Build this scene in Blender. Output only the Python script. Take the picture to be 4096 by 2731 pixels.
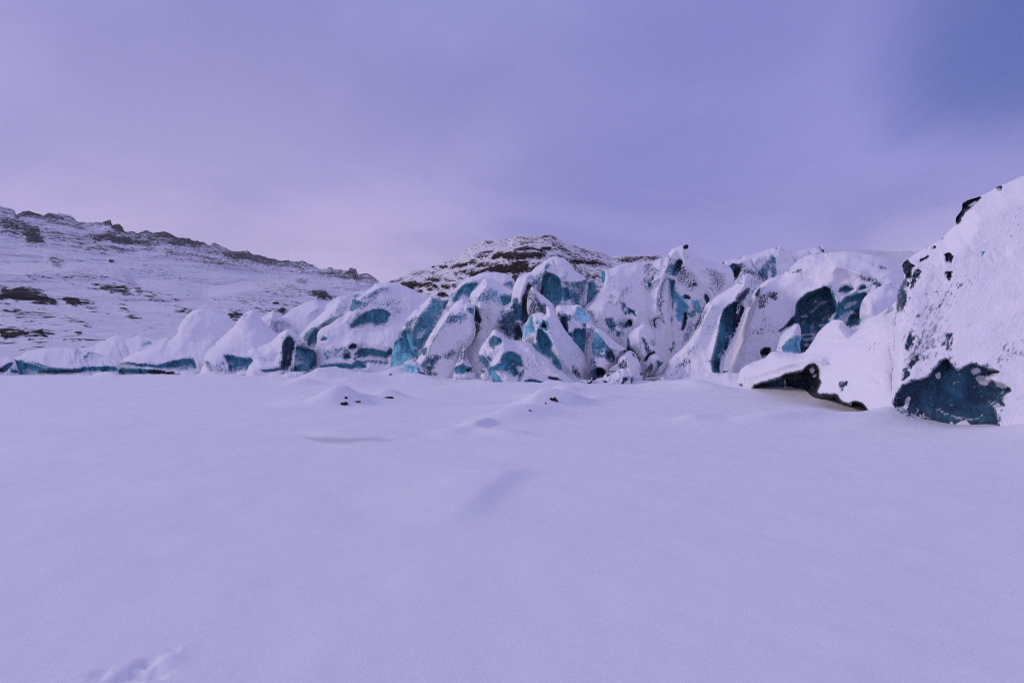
import bpy, math, random
import numpy as np
C = bpy.context; scn = C.scene
for o in list(bpy.data.objects): bpy.data.objects.remove(o)

# ------------------------------------------------------------------ camera
F = 427.0; HORIZON = 362.0; CAM_Z = 1.6                 # focal length and horizon row of a 1024x682 picture
PITCH = math.atan((HORIZON - 341.0) / F)
cd = bpy.data.cameras.new('camera'); cam = bpy.data.objects.new('camera', cd); scn.collection.objects.link(cam)
cd.sensor_width = 36.0; cd.lens = 36.0 * F / 1024.0; cd.clip_start = 0.05; cd.clip_end = 12000
cam.location = (0, 0, CAM_Z); cam.rotation_euler = (math.radians(90) + PITCH, 0, 0)
scn.camera = cam
scn.cycles.filter_width = 1.1; scn.cycles.use_denoising = False
scn.render.resolution_x = 1024; scn.render.resolution_y = 682

# ------------------------------------------------------------------ sky, sun, exposure
SUN_EL, SUN_AZ = 27.0, -80.0                           # azimuth from +Y towards +X
scn.view_settings.view_transform = 'Standard'; scn.view_settings.look = 'None'
scn.view_settings.exposure = 0.0; scn.view_settings.gamma = 1.0
W = bpy.data.worlds.new('World'); scn.world = W; W.use_nodes = True
nt = W.node_tree; nt.nodes.clear()
def N(t, typ, **kw):
    n = t.nodes.new(typ)
    for k, v in kw.items(): setattr(n, k, v)
    return n
def link(t, a, b): t.links.new(a, b)
out = N(nt, 'ShaderNodeOutputWorld')
sky = N(nt, 'ShaderNodeTexSky', sky_type='NISHITA'); sky.sun_disc = False
sky.sun_elevation = math.radians(SUN_EL); sky.sun_rotation = math.radians(SUN_AZ)
bgs = N(nt, 'ShaderNodeBackground'); bgs.inputs['Strength'].default_value = 0.06
link(nt, sky.outputs[0], bgs.inputs['Color'])
tc = N(nt, 'ShaderNodeTexCoord')
sep = N(nt, 'ShaderNodeSeparateXYZ'); link(nt, tc.outputs['Generated'], sep.inputs[0])
def math_n(t, op, a, b=None, c=None, clamp=False):
    n = N(t, 'ShaderNodeMath', operation=op); n.use_clamp = clamp
    for i, v in enumerate((a, b, c)):
        if v is None: continue
        if isinstance(v, (int, float)): n.inputs[i].default_value = v
        else: link(t, v, n.inputs[i])
    return n.outputs[0]
def ramp(t, fac, stops, interp='LINEAR'):
    r = N(t, 'ShaderNodeValToRGB'); r.color_ramp.interpolation = interp
    e = r.color_ramp.elements
    while len(e) < len(stops): e.new(0.5)
    for i, (p, c) in enumerate(stops):
        e[i].position = p; e[i].color = (*c, 1) if len(c) == 3 else c
    link(t, fac, r.inputs[0]); return r.outputs[0]
def mix(t, fac, a, b, blend='MIX'):
    n = N(t, 'ShaderNodeMix', data_type='RGBA', blend_type=blend)
    for s, v in ((n.inputs[0], fac), (n.inputs[6], a), (n.inputs[7], b)):
        if isinstance(v, (int, float)): s.default_value = v
        elif isinstance(v, tuple): s.default_value = (*v, 1) if len(v) == 3 else v
        else: link(t, v, s)
    return n.outputs[2]
# thin lavender overcast: a layer of soft cloud with bluer openings, laid out by world direction
zc = math_n(nt, 'MAXIMUM', sep.outputs[2], 0.0)
proj_d = math_n(nt, 'ADD', zc, 0.22)
cmb = N(nt, 'ShaderNodeCombineXYZ')
link(nt, math_n(nt, 'DIVIDE', sep.outputs[0], proj_d), cmb.inputs[0])
link(nt, math_n(nt, 'DIVIDE', sep.outputs[1], proj_d), cmb.inputs[1])
mp = N(nt, 'ShaderNodeMapping'); mp.inputs['Rotation'].default_value = (0, 0, math.radians(-35)); mp.inputs['Scale'].default_value = (0.42, 0.52, 1)
mp.inputs['Location'].default_value = (1.7, 0.4, 0)
link(nt, cmb.outputs[0], mp.inputs[0])
cn = N(nt, 'ShaderNodeTexNoise'); cn.inputs['Scale'].default_value = 1.0; cn.inputs['Detail'].default_value = 5; cn.inputs['Roughness'].default_value = 0.5
link(nt, mp.outputs[0], cn.inputs['Vector'])
cloud_f = ramp(nt, cn.outputs['Fac'], [(0.32, (0, 0, 0)), (0.66, (1, 1, 1))], 'EASE')
height_f = ramp(nt, zc, [(0.0, (0, 0, 0)), (0.75, (1, 1, 1))], 'LINEAR')
cloud_c = ramp(nt, zc, [(0.0, (0.45, 0.385, 0.62)), (0.12, (0.385, 0.34, 0.58)), (0.3, (0.285, 0.262, 0.515)), (0.55, (0.24, 0.228, 0.465)), (0.75, (0.225, 0.23, 0.48)), (1.0, (0.265, 0.28, 0.56))])
blue_c = ramp(nt, zc, [(0.0, (0.355, 0.32, 0.60)), (0.25, (0.225, 0.22, 0.53)), (0.55, (0.22, 0.218, 0.515)), (0.75, (0.21, 0.22, 0.49)), (1.0, (0.25, 0.275, 0.56))])
# more cloud on the left, more open blue to the right
side = math_n(nt, 'MULTIPLY_ADD', sep.outputs[0], -0.55, 0.55, clamp=True)
cover = math_n(nt, 'ADD', math_n(nt, 'MULTIPLY', cloud_f, 0.75), math_n(nt, 'MULTIPLY', side, 0.55), clamp=True)
skyc = mix(nt, cover, blue_c, cloud_c)
# faint pink glow low over the left ridge
dotg = N(nt, 'ShaderNodeVectorMath', operation='DOT_PRODUCT'); link(nt, tc.outputs['Generated'], dotg.inputs[0])
gv = np.array([-0.50, 0.85, 0.06]); gv /= np.linalg.norm(gv); dotg.inputs[1].default_value = gv
glow = ramp(nt, dotg.outputs['Value'], [(0.80, (0, 0, 0)), (1.0, (0.075, 0.055, 0.035))], 'EASE')
skyc = mix(nt, 1.0, skyc, glow, 'ADD')
# clearer blue hole high on the right, and a small bright cloud bank low behind the right-hand ice
dotb = N(nt, 'ShaderNodeVectorMath', operation='DOT_PRODUCT'); link(nt, tc.outputs['Generated'], dotb.inputs[0])
bv = np.array([0.72, 0.465, 0.516]); bv /= np.linalg.norm(bv); dotb.inputs[1].default_value = bv
cn2 = N(nt, 'ShaderNodeTexNoise'); cn2.inputs['Scale'].default_value = 2.3; cn2.inputs['Detail'].default_value = 6; cn2.inputs['Roughness'].default_value = 0.55; cn2.inputs['Distortion'].default_value = 0.4
link(nt, mp.outputs[0], cn2.inputs['Vector'])
hole = ramp(nt, math_n(nt, 'ADD', dotb.outputs['Value'], math_n(nt, 'MULTIPLY', math_n(nt, 'SUBTRACT', cn2.outputs['Fac'], 0.5), 0.10)), [(0.958, (0, 0, 0)), (1.012, (1, 1, 1))], 'EASE')
skyc = mix(nt, math_n(nt, 'MULTIPLY', hole, 0.80), skyc, (0.045, 0.09, 0.30))
dotp = N(nt, 'ShaderNodeVectorMath', operation='DOT_PRODUCT'); link(nt, tc.outputs['Generated'], dotp.inputs[0])
pv = np.array([0.44, 0.977, 0.519]); pv /= np.linalg.norm(pv); dotp.inputs[1].default_value = pv
patch = ramp(nt, math_n(nt, 'ADD', dotp.outputs['Value'], math_n(nt, 'MULTIPLY', math_n(nt, 'SUBTRACT', cn.outputs['Fac'], 0.5), 0.25)), [(0.88, (0, 0, 0)), (1.02, (0.42, 0.42, 0.42))], 'EASE')
skyc = mix(nt, patch, skyc, (0.165, 0.17, 0.46))
wisps = ramp(nt, cn2.outputs['Fac'], [(0.36, (0.91, 0.92, 0.95)), (0.66, (1.11, 1.09, 1.05))], 'EASE')
skyc = mix(nt, 1.0, skyc, wisps, 'MULTIPLY')
dotc = N(nt, 'ShaderNodeVectorMath', operation='DOT_PRODUCT'); link(nt, tc.outputs['Generated'], dotc.inputs[0])
cv = unit_dir = np.array([0.70, 0.71, 0.135]); cv /= np.linalg.norm(cv); dotc.inputs[1].default_value = cv
bank = ramp(nt, dotc.outputs['Value'], [(0.9915, (0, 0, 0)), (0.9995, (0.10, 0.09, 0.075))], 'EASE')
skyc = mix(nt, 1.0, skyc, bank, 'ADD')
bgc = N(nt, 'ShaderNodeBackground'); bgc.inputs['Strength'].default_value = 1.38; link(nt, skyc, bgc.inputs['Color'])
ms = N(nt, 'ShaderNodeMixShader'); ms.inputs[0].default_value = 0.94
link(nt, bgs.outputs[0], ms.inputs[1]); link(nt, bgc.outputs[0], ms.inputs[2]); link(nt, ms.outputs[0], out.inputs['Surface'])

sd_ = bpy.data.lights.new('sun', 'SUN'); sd_.energy = 1.05; sd_.angle = math.radians(14); sd_.color = (1.0, 0.86, 0.84)
sun = bpy.data.objects.new('sun', sd_); scn.collection.objects.link(sun)
sun.rotation_euler = (math.radians(90 - SUN_EL), 0, math.radians(180 - SUN_AZ))
sun.location = (-30, -20, 40)

# ------------------------------------------------------------------ helpers
CROPS = {'s': (0, 0, 1), 'c1': (0, 780, .5102), 'c2': (700, 900, .44643), 'c3': (1400, 900, .44643), 'c4': (1900, 900, .44643),
         'c5': (2500, 900, .44643), 'c6': (2900, 900, .5102), 'c7': (3400, 700, .7016), 'c8': (1100, 1450, .6803),
         'd1': (0, 2400, .38265), 'd2': (1100, 1450, .34014), 'd3': (1900, 1480, .46769), 'd4': (2900, 1550, .5085), 'd5': (2200, 1300, .29762)}
def P(*parts):
    """survey points: 'sheet', 'x,y x,y ...' pairs -> one polyline in photograph pixels (4096 wide)"""
    r = []
    for i in range(0, len(parts), 2):
        ox, oy, k = CROPS[parts[i]]
        for t in parts[i + 1].split():
            a, b = t.split(','); r.append((ox + float(a) * k, oy + float(b) * k))
    return np.array(r)
def ray(px, py):
    u = (np.asarray(px, float) / 4 - 512) / F; v = (341 - np.asarray(py, float) / 4) / F
    c, s = math.cos(PITCH), math.sin(PITCH)
    return u, c - s * v, s + c * v
def unproj(px, py, Y):
    u, a, b = ray(px, py); t = Y / a
    return np.stack([u * t, np.broadcast_to(Y, np.shape(t)) + 0 * t, CAM_Z + b * t], -1)
def ground_at(px, py):
    u, a, b = ray(px, py); t = -CAM_Z / b
    return float(u * t), float(a * t)
def _h(ix, iy, iz):
    n = (ix.astype(np.int64) * 374761393 + iy.astype(np.int64) * 668265263 + iz.astype(np.int64) * 1274126177) & 0xffffffff
    n = ((n ^ (n >> 13)) * 1103515245) & 0xffffffff
    n = ((n ^ (n >> 16)) * 2246822519) & 0xffffffff
    return ((n ^ (n >> 15)) & 0xffffff) / float(0xffffff)
def vnoise(x, y, z=0.0):
    x, y, z = np.broadcast_arrays(np.asarray(x, float), np.asarray(y, float), np.asarray(z, float))
    x0, y0, z0 = np.floor(x), np.floor(y), np.floor(z); fx, fy, fz = x - x0, y - y0, z - z0
    fx, fy, fz = [f * f * f * (f * (f * 6 - 15) + 10) for f in (fx, fy, fz)]
    r = 0
    for dx in (0, 1):
        for dy in (0, 1):
            for dz in (0, 1):
                r = r + _h(x0 + dx, y0 + dy, z0 + dz) * np.abs(1 - dx - fx) * np.abs(1 - dy - fy) * np.abs(1 - dz - fz)
    return r * 2 - 1
def fbm(x, y, z=0.0, oct=4, rough=0.5):
    r = 0; a = 1.0; s = 0
    for i in range(oct):
        r = r + a * vnoise(x * 2 ** i + 17.3 * i, y * 2 ** i - 9.1 * i, z * 2 ** i + 5.7 * i); s += a; a *= rough
    return r / s
def worley(x, y, seed):
    x0, y0 = np.floor(x), np.floor(y); best = np.full(np.shape(x), 9.); sd = np.full(np.shape(x), int(seed))
    for dx in (-1, 0, 1):
        for dy in (-1, 0, 1):
            cx, cy = x0 + dx, y0 + dy
            best = np.minimum(best, (cx + _h(cx, cy, sd) - x) ** 2 + (cy + _h(cx, cy, sd + 71) - y) ** 2)
    return np.sqrt(best)
def smooth(p, n=4, closed=True):
    p = np.asarray(p, float); m = len(p); r = []
    for i in range(m if closed else m - 1):
        if closed: a, b, c, d = p[i - 1], p[i], p[(i + 1) % m], p[(i + 2) % m]
        else: a, b, c, d = p[max(i - 1, 0)], p[i], p[i + 1], p[min(i + 2, m - 1)]
        for k in range(n):
            t = k / n
            r.append(.5 * (2 * b + (c - a) * t + (2 * a - 5 * b + 4 * c - d) * t * t + (3 * b - 3 * c + d - a) * t ** 3))
    if not closed: r.append(p[-1])
    return np.array(r)
def seg_dist(q, poly, closed=True, near=False):
    """distance of points q (N,2) to a polyline; sign > 0 inside when closed"""
    a = poly; b = np.roll(poly, -1, 0)
    if not closed: a, b = poly[:-1], poly[1:]
    best = np.full(len(q), 1e18); np_ = np.zeros_like(q); ins = np.zeros(len(q), bool)
    for (ax, ay), (bx, by) in zip(a, b):
        dx, dy = bx - ax, by - ay; L = dx * dx + dy * dy + 1e-12
        t = np.clip(((q[:, 0] - ax) * dx + (q[:, 1] - ay) * dy) / L, 0, 1)
        cx, cy = ax + t * dx, ay + t * dy
        d = (q[:, 0] - cx) ** 2 + (q[:, 1] - cy) ** 2
        m = d < best; best[m] = d[m]
        if near: np_[m, 0] = cx[m]; np_[m, 1] = cy[m]
        if closed and ay != by:
            c = ((ay > q[:, 1]) != (by > q[:, 1])) & (q[:, 0] < (bx - ax) * (q[:, 1] - ay) / (by - ay) + ax)
            ins ^= c
    d = np.sqrt(best)
    if closed: d = np.where(ins, d, -d)
    return (d, np_) if near else d
def sstep(a, b, x):
    t = np.clip((x - a) / (b - a), 0, 1); return t * t * (3 - 2 * t)
def build(name, co, faces, mat, attrs=None, parent=None, loc=None):
    me = bpy.data.meshes.new(name); co = np.asarray(co, np.float32)
    if loc is not None: co = co - np.asarray(loc, np.float32)
    f = np.asarray(faces, np.int32); n = f.shape[1]
    me.vertices.add(len(co)); me.vertices.foreach_set('co', co.ravel())
    me.loops.add(f.size); me.loops.foreach_set('vertex_index', f.ravel())
    me.polygons.add(len(f)); me.polygons.foreach_set('loop_start', np.arange(0, f.size, n, dtype=np.int32))
    me.polygons.foreach_set('loop_total', np.full(len(f), n, np.int32))
    me.polygons.foreach_set('use_smooth', np.ones(len(f), bool))
    for k, v in (attrs or {}).items():
        at = me.attributes.new(k, 'FLOAT', 'POINT'); at.data.foreach_set('value', np.asarray(v, np.float32))
    me.update(calc_edges=True); me.validate()
    me.materials.append(mat)
    o = bpy.data.objects.new(name, me); scn.collection.objects.link(o)
    if parent is not None: o.parent = parent
    elif loc is not None: o.location = loc
    return o
def submesh(co, faces, attrs):
    used, inv = np.unique(faces, return_inverse=True)
    return co[used], inv.reshape(faces.shape), {k: v[used] for k, v in attrs.items()}
def tag(o, label, cat=None, group=None, kind=None):
    o['label'] = label
    if cat: o['category'] = cat
    if group: o['group'] = group
    if kind: o['kind'] = kind

# ------------------------------------------------------------------ materials
def new_mat(name):
    m = bpy.data.materials.new(name); m.use_nodes = True; t = m.node_tree; t.nodes.clear()
    o = N(t, 'ShaderNodeOutputMaterial'); b = N(t, 'ShaderNodeBsdfPrincipled'); link(t, b.outputs[0], o.inputs[0])
    return m, t, b
def noise(t, vec, scale, detail=4, rough=0.55, dist=0.0):
    n = N(t, 'ShaderNodeTexNoise'); link(t, vec, n.inputs['Vector'])
    n.inputs['Scale'].default_value = scale; n.inputs['Detail'].default_value = detail
    n.inputs['Roughness'].default_value = rough; n.inputs['Distortion'].default_value = dist
    return n.outputs['Fac']
def mapping(t, vec, scale=(1, 1, 1), rot=(0, 0, 0)):
    m = N(t, 'ShaderNodeMapping'); m.inputs['Scale'].default_value = scale; m.inputs['Rotation'].default_value = rot
    link(t, vec, m.inputs[0]); return m.outputs[0]
def bump(t, h, strength, dist, normal=None):
    b = N(t, 'ShaderNodeBump'); b.inputs['Strength'].default_value = strength; b.inputs['Distance'].default_value = dist
    link(t, h, b.inputs['Height'])
    if normal is not None: link(t, normal, b.inputs['Normal'])
    return b.outputs[0]
SNOW = (0.88, 0.87, 0.90)
def attr(t, name):
    a = N(t, 'ShaderNodeAttribute', attribute_name=name); return a.outputs['Fac']
def snow_ice(name, k=1.0):
    m, t, b = new_mat(name)
    g = N(t, 'ShaderNodeTexCoord').outputs['Object']
    gs = mapping(t, g, (1.0 * k, 1.0 * k, 1.0 * k))
    wind = mapping(t, mapping(t, g, (1, 1, 1), (0, math.radians(-28), 0)), (2.0 * k, 1.6 * k, 0.62 * k))
    n1 = noise(t, wind, 5.5, 3, 0.62, 0.3)
    n2 = noise(t, gs, 0.8, 4, 0.6)
    nn = math_n(t, 'ADD', math_n(t, 'MULTIPLY', math_n(t, 'SUBTRACT', n1, 0.5), 2.0), math_n(t, 'MULTIPLY', math_n(t, 'SUBTRACT', n2, 0.5), 0.75))
    nn = math_n(t, 'MULTIPLY', nn, ramp(t, noise(t, gs, 0.42, 2, 0.5), [(0.36, (0.30, 0.30, 0.30)), (0.62, (1.1, 1.1, 1.1))]))
    ice = attr(t, 'ice')
    geo = N(t, 'ShaderNodeNewGeometry'); sg = N(t, 'ShaderNodeSeparateXYZ'); link(t, geo.outputs['Normal'], sg.inputs[0])
    ledge = math_n(t, 'MULTIPLY', math_n(t, 'MAXIMUM', math_n(t, 'SUBTRACT', sg.outputs[2], 0.38), 0.0), 0.9)
    raw = math_n(t, 'SUBTRACT', math_n(t, 'ADD', ice, nn), ledge)
    mask = ramp(t, raw, [(0.37, (0, 0, 0)), (0.63, (1, 1, 1))])
    tint = attr(t, 'tint')
    nt1 = noise(t, mapping(t, g, (1.2 * k, 1.2 * k, 0.5 * k)), 1.1, 5, 0.62, 0.6)
    tt = math_n(t, 'MULTIPLY', tint, math_n(t, 'MULTIPLY_ADD', math_n(t, 'SUBTRACT', nt1, 0.5), 2.2, 1.0), clamp=True)
    icec = ramp(t, tt, [(0.0, (0.007, 0.010, 0.014)), (0.2, (0.036, 0.080, 0.135)), (0.42, (0.072, 0.275, 0.365)), (0.65, (0.165, 0.50, 0.61)), (0.85, (0.33, 0.65, 0.74)), (1.0, (0.50, 0.82, 0.90))])  # dark end serves dirty black ice and the painted darkness of holes, clefts
    # dust layers and fine white scratches in the ice
    lay = noise(t, mapping(t, g, (0.25 * k, 0.25 * k, 2.6 * k), (0, math.radians(12), 0)), 2.2, 3, 0.6)
    layf = ramp(t, lay, [(0.60, (0, 0, 0)), (0.68, (0.55, 0.55, 0.55))])
    icec = mix(t, layf, icec, (0.012, 0.02, 0.026))
    scr = noise(t, mapping(t, g, (5 * k, 5 * k, 0.9 * k), (0, math.radians(35), 0)), 2.4, 4, 0.7)
    scf = ramp(t, scr, [(0.56, (0, 0, 0)), (0.74, (0.27, 0.27, 0.27))])
    icec = mix(t, math_n(t, 'MULTIPLY', scf, math_n(t, 'MULTIPLY', tint, 2.2, clamp=True)), icec, (0.42, 0.55, 0.66))
    sn = noise(t, gs, 2.0, 4, 0.5)
    snowc = mix(t, sn, (0.84, 0.83, 0.86), (0.92, 0.91, 0.935))
    col = mix(t, mask, snowc, icec)
    link(t, col, b.inputs['Base Color'])
    rr = N(t, 'ShaderNodeMix', data_type='FLOAT'); link(t, mask, rr.inputs[0]); rr.inputs[2].default_value = 0.85; rr.inputs[3].default_value = 0.5
    link(t, rr.outputs[0], b.inputs['Roughness'])
    b.inputs['IOR'].default_value = 1.31
    b.inputs['Specular IOR Level'].default_value = 0.2
    hgt = math_n(t, 'ADD', math_n(t, 'MULTIPLY', math_n(t, 'SUBTRACT', 1.0, mask), 0.28), math_n(t, 'MULTIPLY', noise(t, wind, 5.5, 4, 0.6), 0.7))
    bm = bump(t, hgt, 0.55, 0.10 / k)
    bm = bump(t, noise(t, gs, 24, 3, 0.6), 0.25, 0.02 / k, bm)
    link(t, bm, b.inputs['Normal'])
    return m
M_ice = snow_ice('wind_packed_snow_over_ice', 1.0)
M_ice_near = snow_ice('wind_packed_snow_over_ice_near', 1.7)

def snow_ground():
    m, t, b = new_mat('snow')
    g = N(t, 'ShaderNodeTexCoord').outputs['Object']
    n = noise(t, mapping(t, g, (0.35, 1.0, 1)), 0.5, 5, 0.55)
    c = mix(t, n, (0.83, 0.825, 0.845), (0.91, 0.90, 0.915))
    grain = ramp(t, noise(t, g, 55, 4, 0.75), [(0.30, (0.93, 0.93, 0.94)), (0.70, (1.05, 1.05, 1.04))])
    c = mix(t, 1.0, c, grain, 'MULTIPLY')
    scour = attr(t, 'scour')
    sn = noise(t, mapping(t, g, (0.3, 1.2, 1)), 1.6, 5, 0.6)
    sf = ramp(t, math_n(t, 'ADD', scour, math_n(t, 'MULTIPLY', math_n(t, 'SUBTRACT', sn, 0.5), 0.7)), [(0.35, (0, 0, 0)), (0.75, (1, 1, 1))])
    c = mix(t, sf, c, (0.64, 0.63, 0.655))
    link(t, c, b.inputs['Base Color'])
    b.inputs['Roughness'].default_value = 0.8; b.inputs['Specular IOR Level'].default_value = 0.25
    fine = noise(t, mapping(t, g, (1, 1, 1)), 90, 3, 0.7)
    drift = noise(t, mapping(t, g, (0.7, 1.9, 1), (0, 0, math.radians(28))), 4.5, 4, 0.55)
    bm = bump(t, drift, 0.12, 0.03)
    bm = bump(t, fine, 0.32, 0.006, bm)
    link(t, bm, b.inputs['Normal'])
    return m
M_ground = snow_ground()

def rock_mat(name, scale, dark, warm, stretch=3.2, thr=0.52, k=3.4, snowcol=(0.86, 0.85, 0.88)):
    m, t, b = new_mat(name)
    g = N(t, 'ShaderNodeTexCoord').outputs['Object']
    st = mapping(t, g, (scale, scale, scale * stretch), (0, math.radians(4), 0))
    n1 = noise(t, st, 1.0, 6, 0.68, 0.5)
    n2 = noise(t, mapping(t, g, (scale * .25, scale * .25, scale * .6)), 1.0, 4, 0.6)
    rk = attr(t, 'rock')
    raw = math_n(t, 'ADD', rk, math_n(t, 'ADD', math_n(t, 'MULTIPLY', math_n(t, 'SUBTRACT', n1, 0.5), k), math_n(t, 'MULTIPLY', math_n(t, 'SUBTRACT', n2, 0.5), 0.8)))
    mask = ramp(t, raw, [(thr - 0.05, (0, 0, 0)), (thr + 0.04, (1, 1, 1))])
    nr = noise(t, mapping(t, g, (scale * 2, scale * 2, scale * 4)), 1.0, 5, 0.65)
    rc = mix(t, nr, dark, warm)
    ns = ramp(t, noise(t, mapping(t, mapping(t, g, (1, 1, 1), (0, math.radians(-38), 0)), (scale * .55, scale * .4, scale * .12)), 1.0, 6, 0.65), [(0.30, (0, 0, 0)), (0.62, (1, 1, 1))])
    sc = mix(t, ns, tuple(c * q for c, q in zip(snowcol, (0.86, 0.85, 0.87))), snowcol)
    link(t, mix(t, mask, sc, rc), b.inputs['Base Color'])
    b.inputs['Roughness'].default_value = 0.95; b.inputs['Specular IOR Level'].default_value = 0.05
    bm = bump(t, n1, 0.8, 0.5 / scale * 0.5)
    link(t, bm, b.inputs['Normal'])
    return m
M_ridge = rock_mat('snowy_basalt_far', 0.19, (0.004, 0.004, 0.004), (0.020, 0.017, 0.018), 1.9)
M_hill = rock_mat('snowy_basalt_hill', 0.5, (0.005, 0.003, 0.003), (0.042, 0.025, 0.019), 3.6, snowcol=(0.93, 0.90, 0.885))
M_stone = rock_mat('dark_stone', 5.0, (0.010, 0.009, 0.009), (0.035, 0.028, 0.025), 1.0, 0.0)

# ------------------------------------------------------------------ snow field (ground)
MOUNDS = []      # (x, y, height, rx, ry, rot)
def mound(sheet, x, y, h, rx, ry, rot=0.0):
    p = P(sheet, '%g,%g' % (x, y))[0]; gx, gy = ground_at(*p); MOUNDS.append((gx, gy, h, rx, ry, math.radians(rot)))
MOUNDS += [(11.0, 12.3, .30, 1.0, .7, 0), (11.9, 9.5, .33, 1.3, .9, .3), (9.6, 11.4, .12, 1.2, .5, .4)]
DUNES = []       # crests: world polyline, height, width left of the line, width right of the line
def dune(sheet, pts, h, wl, wr):
    DUNES.append((np.array([ground_at(*q) for q in smooth(P(sheet, pts), 4, False)]), h, wl, wr))
mound('d2', 790, 500, .52, .80, .6, 10); mound('d2', 560, 500, .24, 1.5, .7, 5); mound('d2', 930, 470, .22, .6, .5, -15)
mound('d2', 1320, 425, .40, .85, .6, 0); mound('d2', 1120, 460, .2, 1.0, .6, -12)
mound('d2', 600, 225, 1.15, 1.9, 1.7, 0); mound('d2', 900, 250, .5, 1.8, 1.3, 0); mound('d2', 350, 262, .5, 1.2, .9); mound('d2', 1050, 225, .55, 2.6, 1.5)
mound('d2', 1430, 215, 1.0, 1.7, 1.3); mound('d2', 1700, 225, .6, 1.8, 1.1)
mound('d3', 450, 165, .38, 6.5, 3.0); mound('d3', 100, 190, .18, 5, 2.2)
mound('d3', 850, 240, .40, 2.2, .9, -20); mound('d3', 640, 300, .42, 1.5, .8, 25); mound('d3', 430, 400, .28, 1.5, .7, 30)
mound('d3', 1780, 175, .40, 1.8, 1.2); mound('d3', 1980, 190, .45, 1.8, 1.2); mound('d3', 1600, 160, .35, 1.5, 1.2)
mound('d3', 1260, 125, .3, 3, 1.5)
mound('d4', 950, 250, .16, 1.2, .45, 5); mound('d4', 450, 260, .12, 3.0, .6, 3)
dune('d3', '1620,420 1800,432 2050,425 2352,418', .10, .5, .22)
dune('d4', '0,262 300,265 600,255 900,240', .12, .7, .25)
dune('d2', '0,520 250,480 500,420 640,390', .10, .8, .4)
dune('c8', '900,1000 1060,885 1180,795 1300,705 1400,640 1500,600', .065, .9, .26)
dune('c8', '1120,405 1180,390 1290,352', .10, .5, .16)
dune('c8', '900,440 1130,410 1400,425 1590,420', .07, .4, .3)
dune('d3', '700,330 850,300 1000,270 1300,262', .10, .5, .35)
FOOTLINE = np.array([(-400, 48), (0, 49), (900, 49), (1150, 47), (1300, 46), (1450, 43), (1640, 40), (1800, 38), (1900, 36), (1980, 29.5), (2300, 28.2), (2380, 29), (2450, 31), (2700, 32), (2850, 31), (2950, 24), (3100, 20)], float)
dune('c8', '120,415 400,436 700,440 900,438', .05, .5, .12)
dune('c8', '1130,400 1240,375 1400,320 1560,260 1700,200 1800,165', .16, .5, .9)
SCOUR = [(P('c8', '60,405 200,428 400,438 700,438 900,440 800,456 680,475 560,485 350,492 240,476'), .80, 20),
         (P('c8', '1230,398 1400,408 1590,420 1520,436 1380,425'), .6, 12), (P('d2', '1500,232 1900,236 2200,246 2352,268 2250,300 2000,262 1750,250'), .75, 8),
         (P('d2', '650,268 950,262 1150,280 1250,300 1000,290'), .5, 8), (P('d3', '1100,452 1500,430 2352,400 2352,414 1700,424 1500,462 1250,470'), .45, 12),
         (P('d4', '0,200 400,200 800,190 700,225 300,232 0,240'), .35, 16), (P('d3', '1550,480 2352,450 2352,520 1900,530'), .25, 20)]
def ground_h(x, y):
    r = np.hypot(x, y)
    h = 0.10 * fbm(x / 9, y / 5, 3.1, 3) * sstep(2, 12, r) + 0.035 * fbm(x / 1.7 + y * .25, y / 1.1, 8.0, 3) * sstep(0.5, 5, r)
    h = h + 0.012 * fbm(x / 0.5 + y * .4, y / .35, 1.0, 3)
    for gx, gy, a, rx, ry, ro in MOUNDS:
        c, s = math.cos(ro), math.sin(ro); dx, dy = x - gx, y - gy
        q = ((dx * c + dy * s) / rx) ** 2 + ((-dx * s + dy * c) / ry) ** 2
        h = h + a * np.exp(-q) * (1 + .25 * fbm(x / 1.1, y / 1.1, gx, 3))
    for L, a, wl, wr in DUNES:
        c = L.mean(0); ext = np.abs(L - c).max() + 4
        m = (np.abs(x - c[0]) < ext) & (np.abs(y - c[1]) < ext)
        if not m.any(): continue
        q = np.stack([x[m], y[m]], -1); d, nr = seg_dist(q, L, False, True)
        t = L[-1] - L[0]; side = (q[:, 0] - nr[:, 0]) * -t[1] + (q[:, 1] - nr[:, 1]) * t[0]
        endd = np.minimum(np.linalg.norm(nr - L[0], axis=1), np.linalg.norm(nr - L[-1], axis=1))
        fade = sstep(-.05, .35 * np.linalg.norm(t), endd)
        hh = np.zeros_like(h); hh[m] = 1.5 * a * fade * np.exp(-(d / np.where(side > 0, wl, wr)) ** 2); h = h + hh
    # uneven drifts banked against the foot of the broken ice
    Yp = np.maximum(y, .5); px = 4 * (512 + F * x / Yp); db = np.interp(px, FOOTLINE[:, 0], FOOTLINE[:, 1]); amp_ = .08 + .55 * np.clip(.15 + fbm(px / 85, px * 0, 31.0, 4, .6), 0, 1)
    h = h + np.where((y > 15) & (y < 80), amp_ * db / 45 * np.exp(-np.maximum(db - y, 0) / (.045 * db)), 0) * sstep(3100, 2900, px)
    # bank of drifted snow along the foot of the ice on the right
    h = h + 0.95 * sstep(11.3, 16, x) * sstep(1, 9, y) * sstep(60, 20, y)
    # old half-filled footprints, lower left
    for (fx, fy, a, rad, sx) in FOOT:
        q = ((x - fx) / sx) ** 2 + ((y - fy)) ** 2
        h = h + a * np.exp(-q / rad ** 2)
    m = (x > -3) & (x < 0) & (y > 1) & (y < 4.5)
    if m.any():
        d = seg_dist(np.stack([x[m], y[m]], -1), TRAIL); k_ = sstep(-.05, .12, d)
        hh = np.zeros_like(h); hh[m] = k_ * (.016 * fbm(x[m] / .13, y[m] / .09, 2.0, 4, .65) + .012 * np.abs(fbm(x[m] / .05, y[m] / .05, 6.0, 3))); h = h + hh
    return h
FOOT = []
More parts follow.
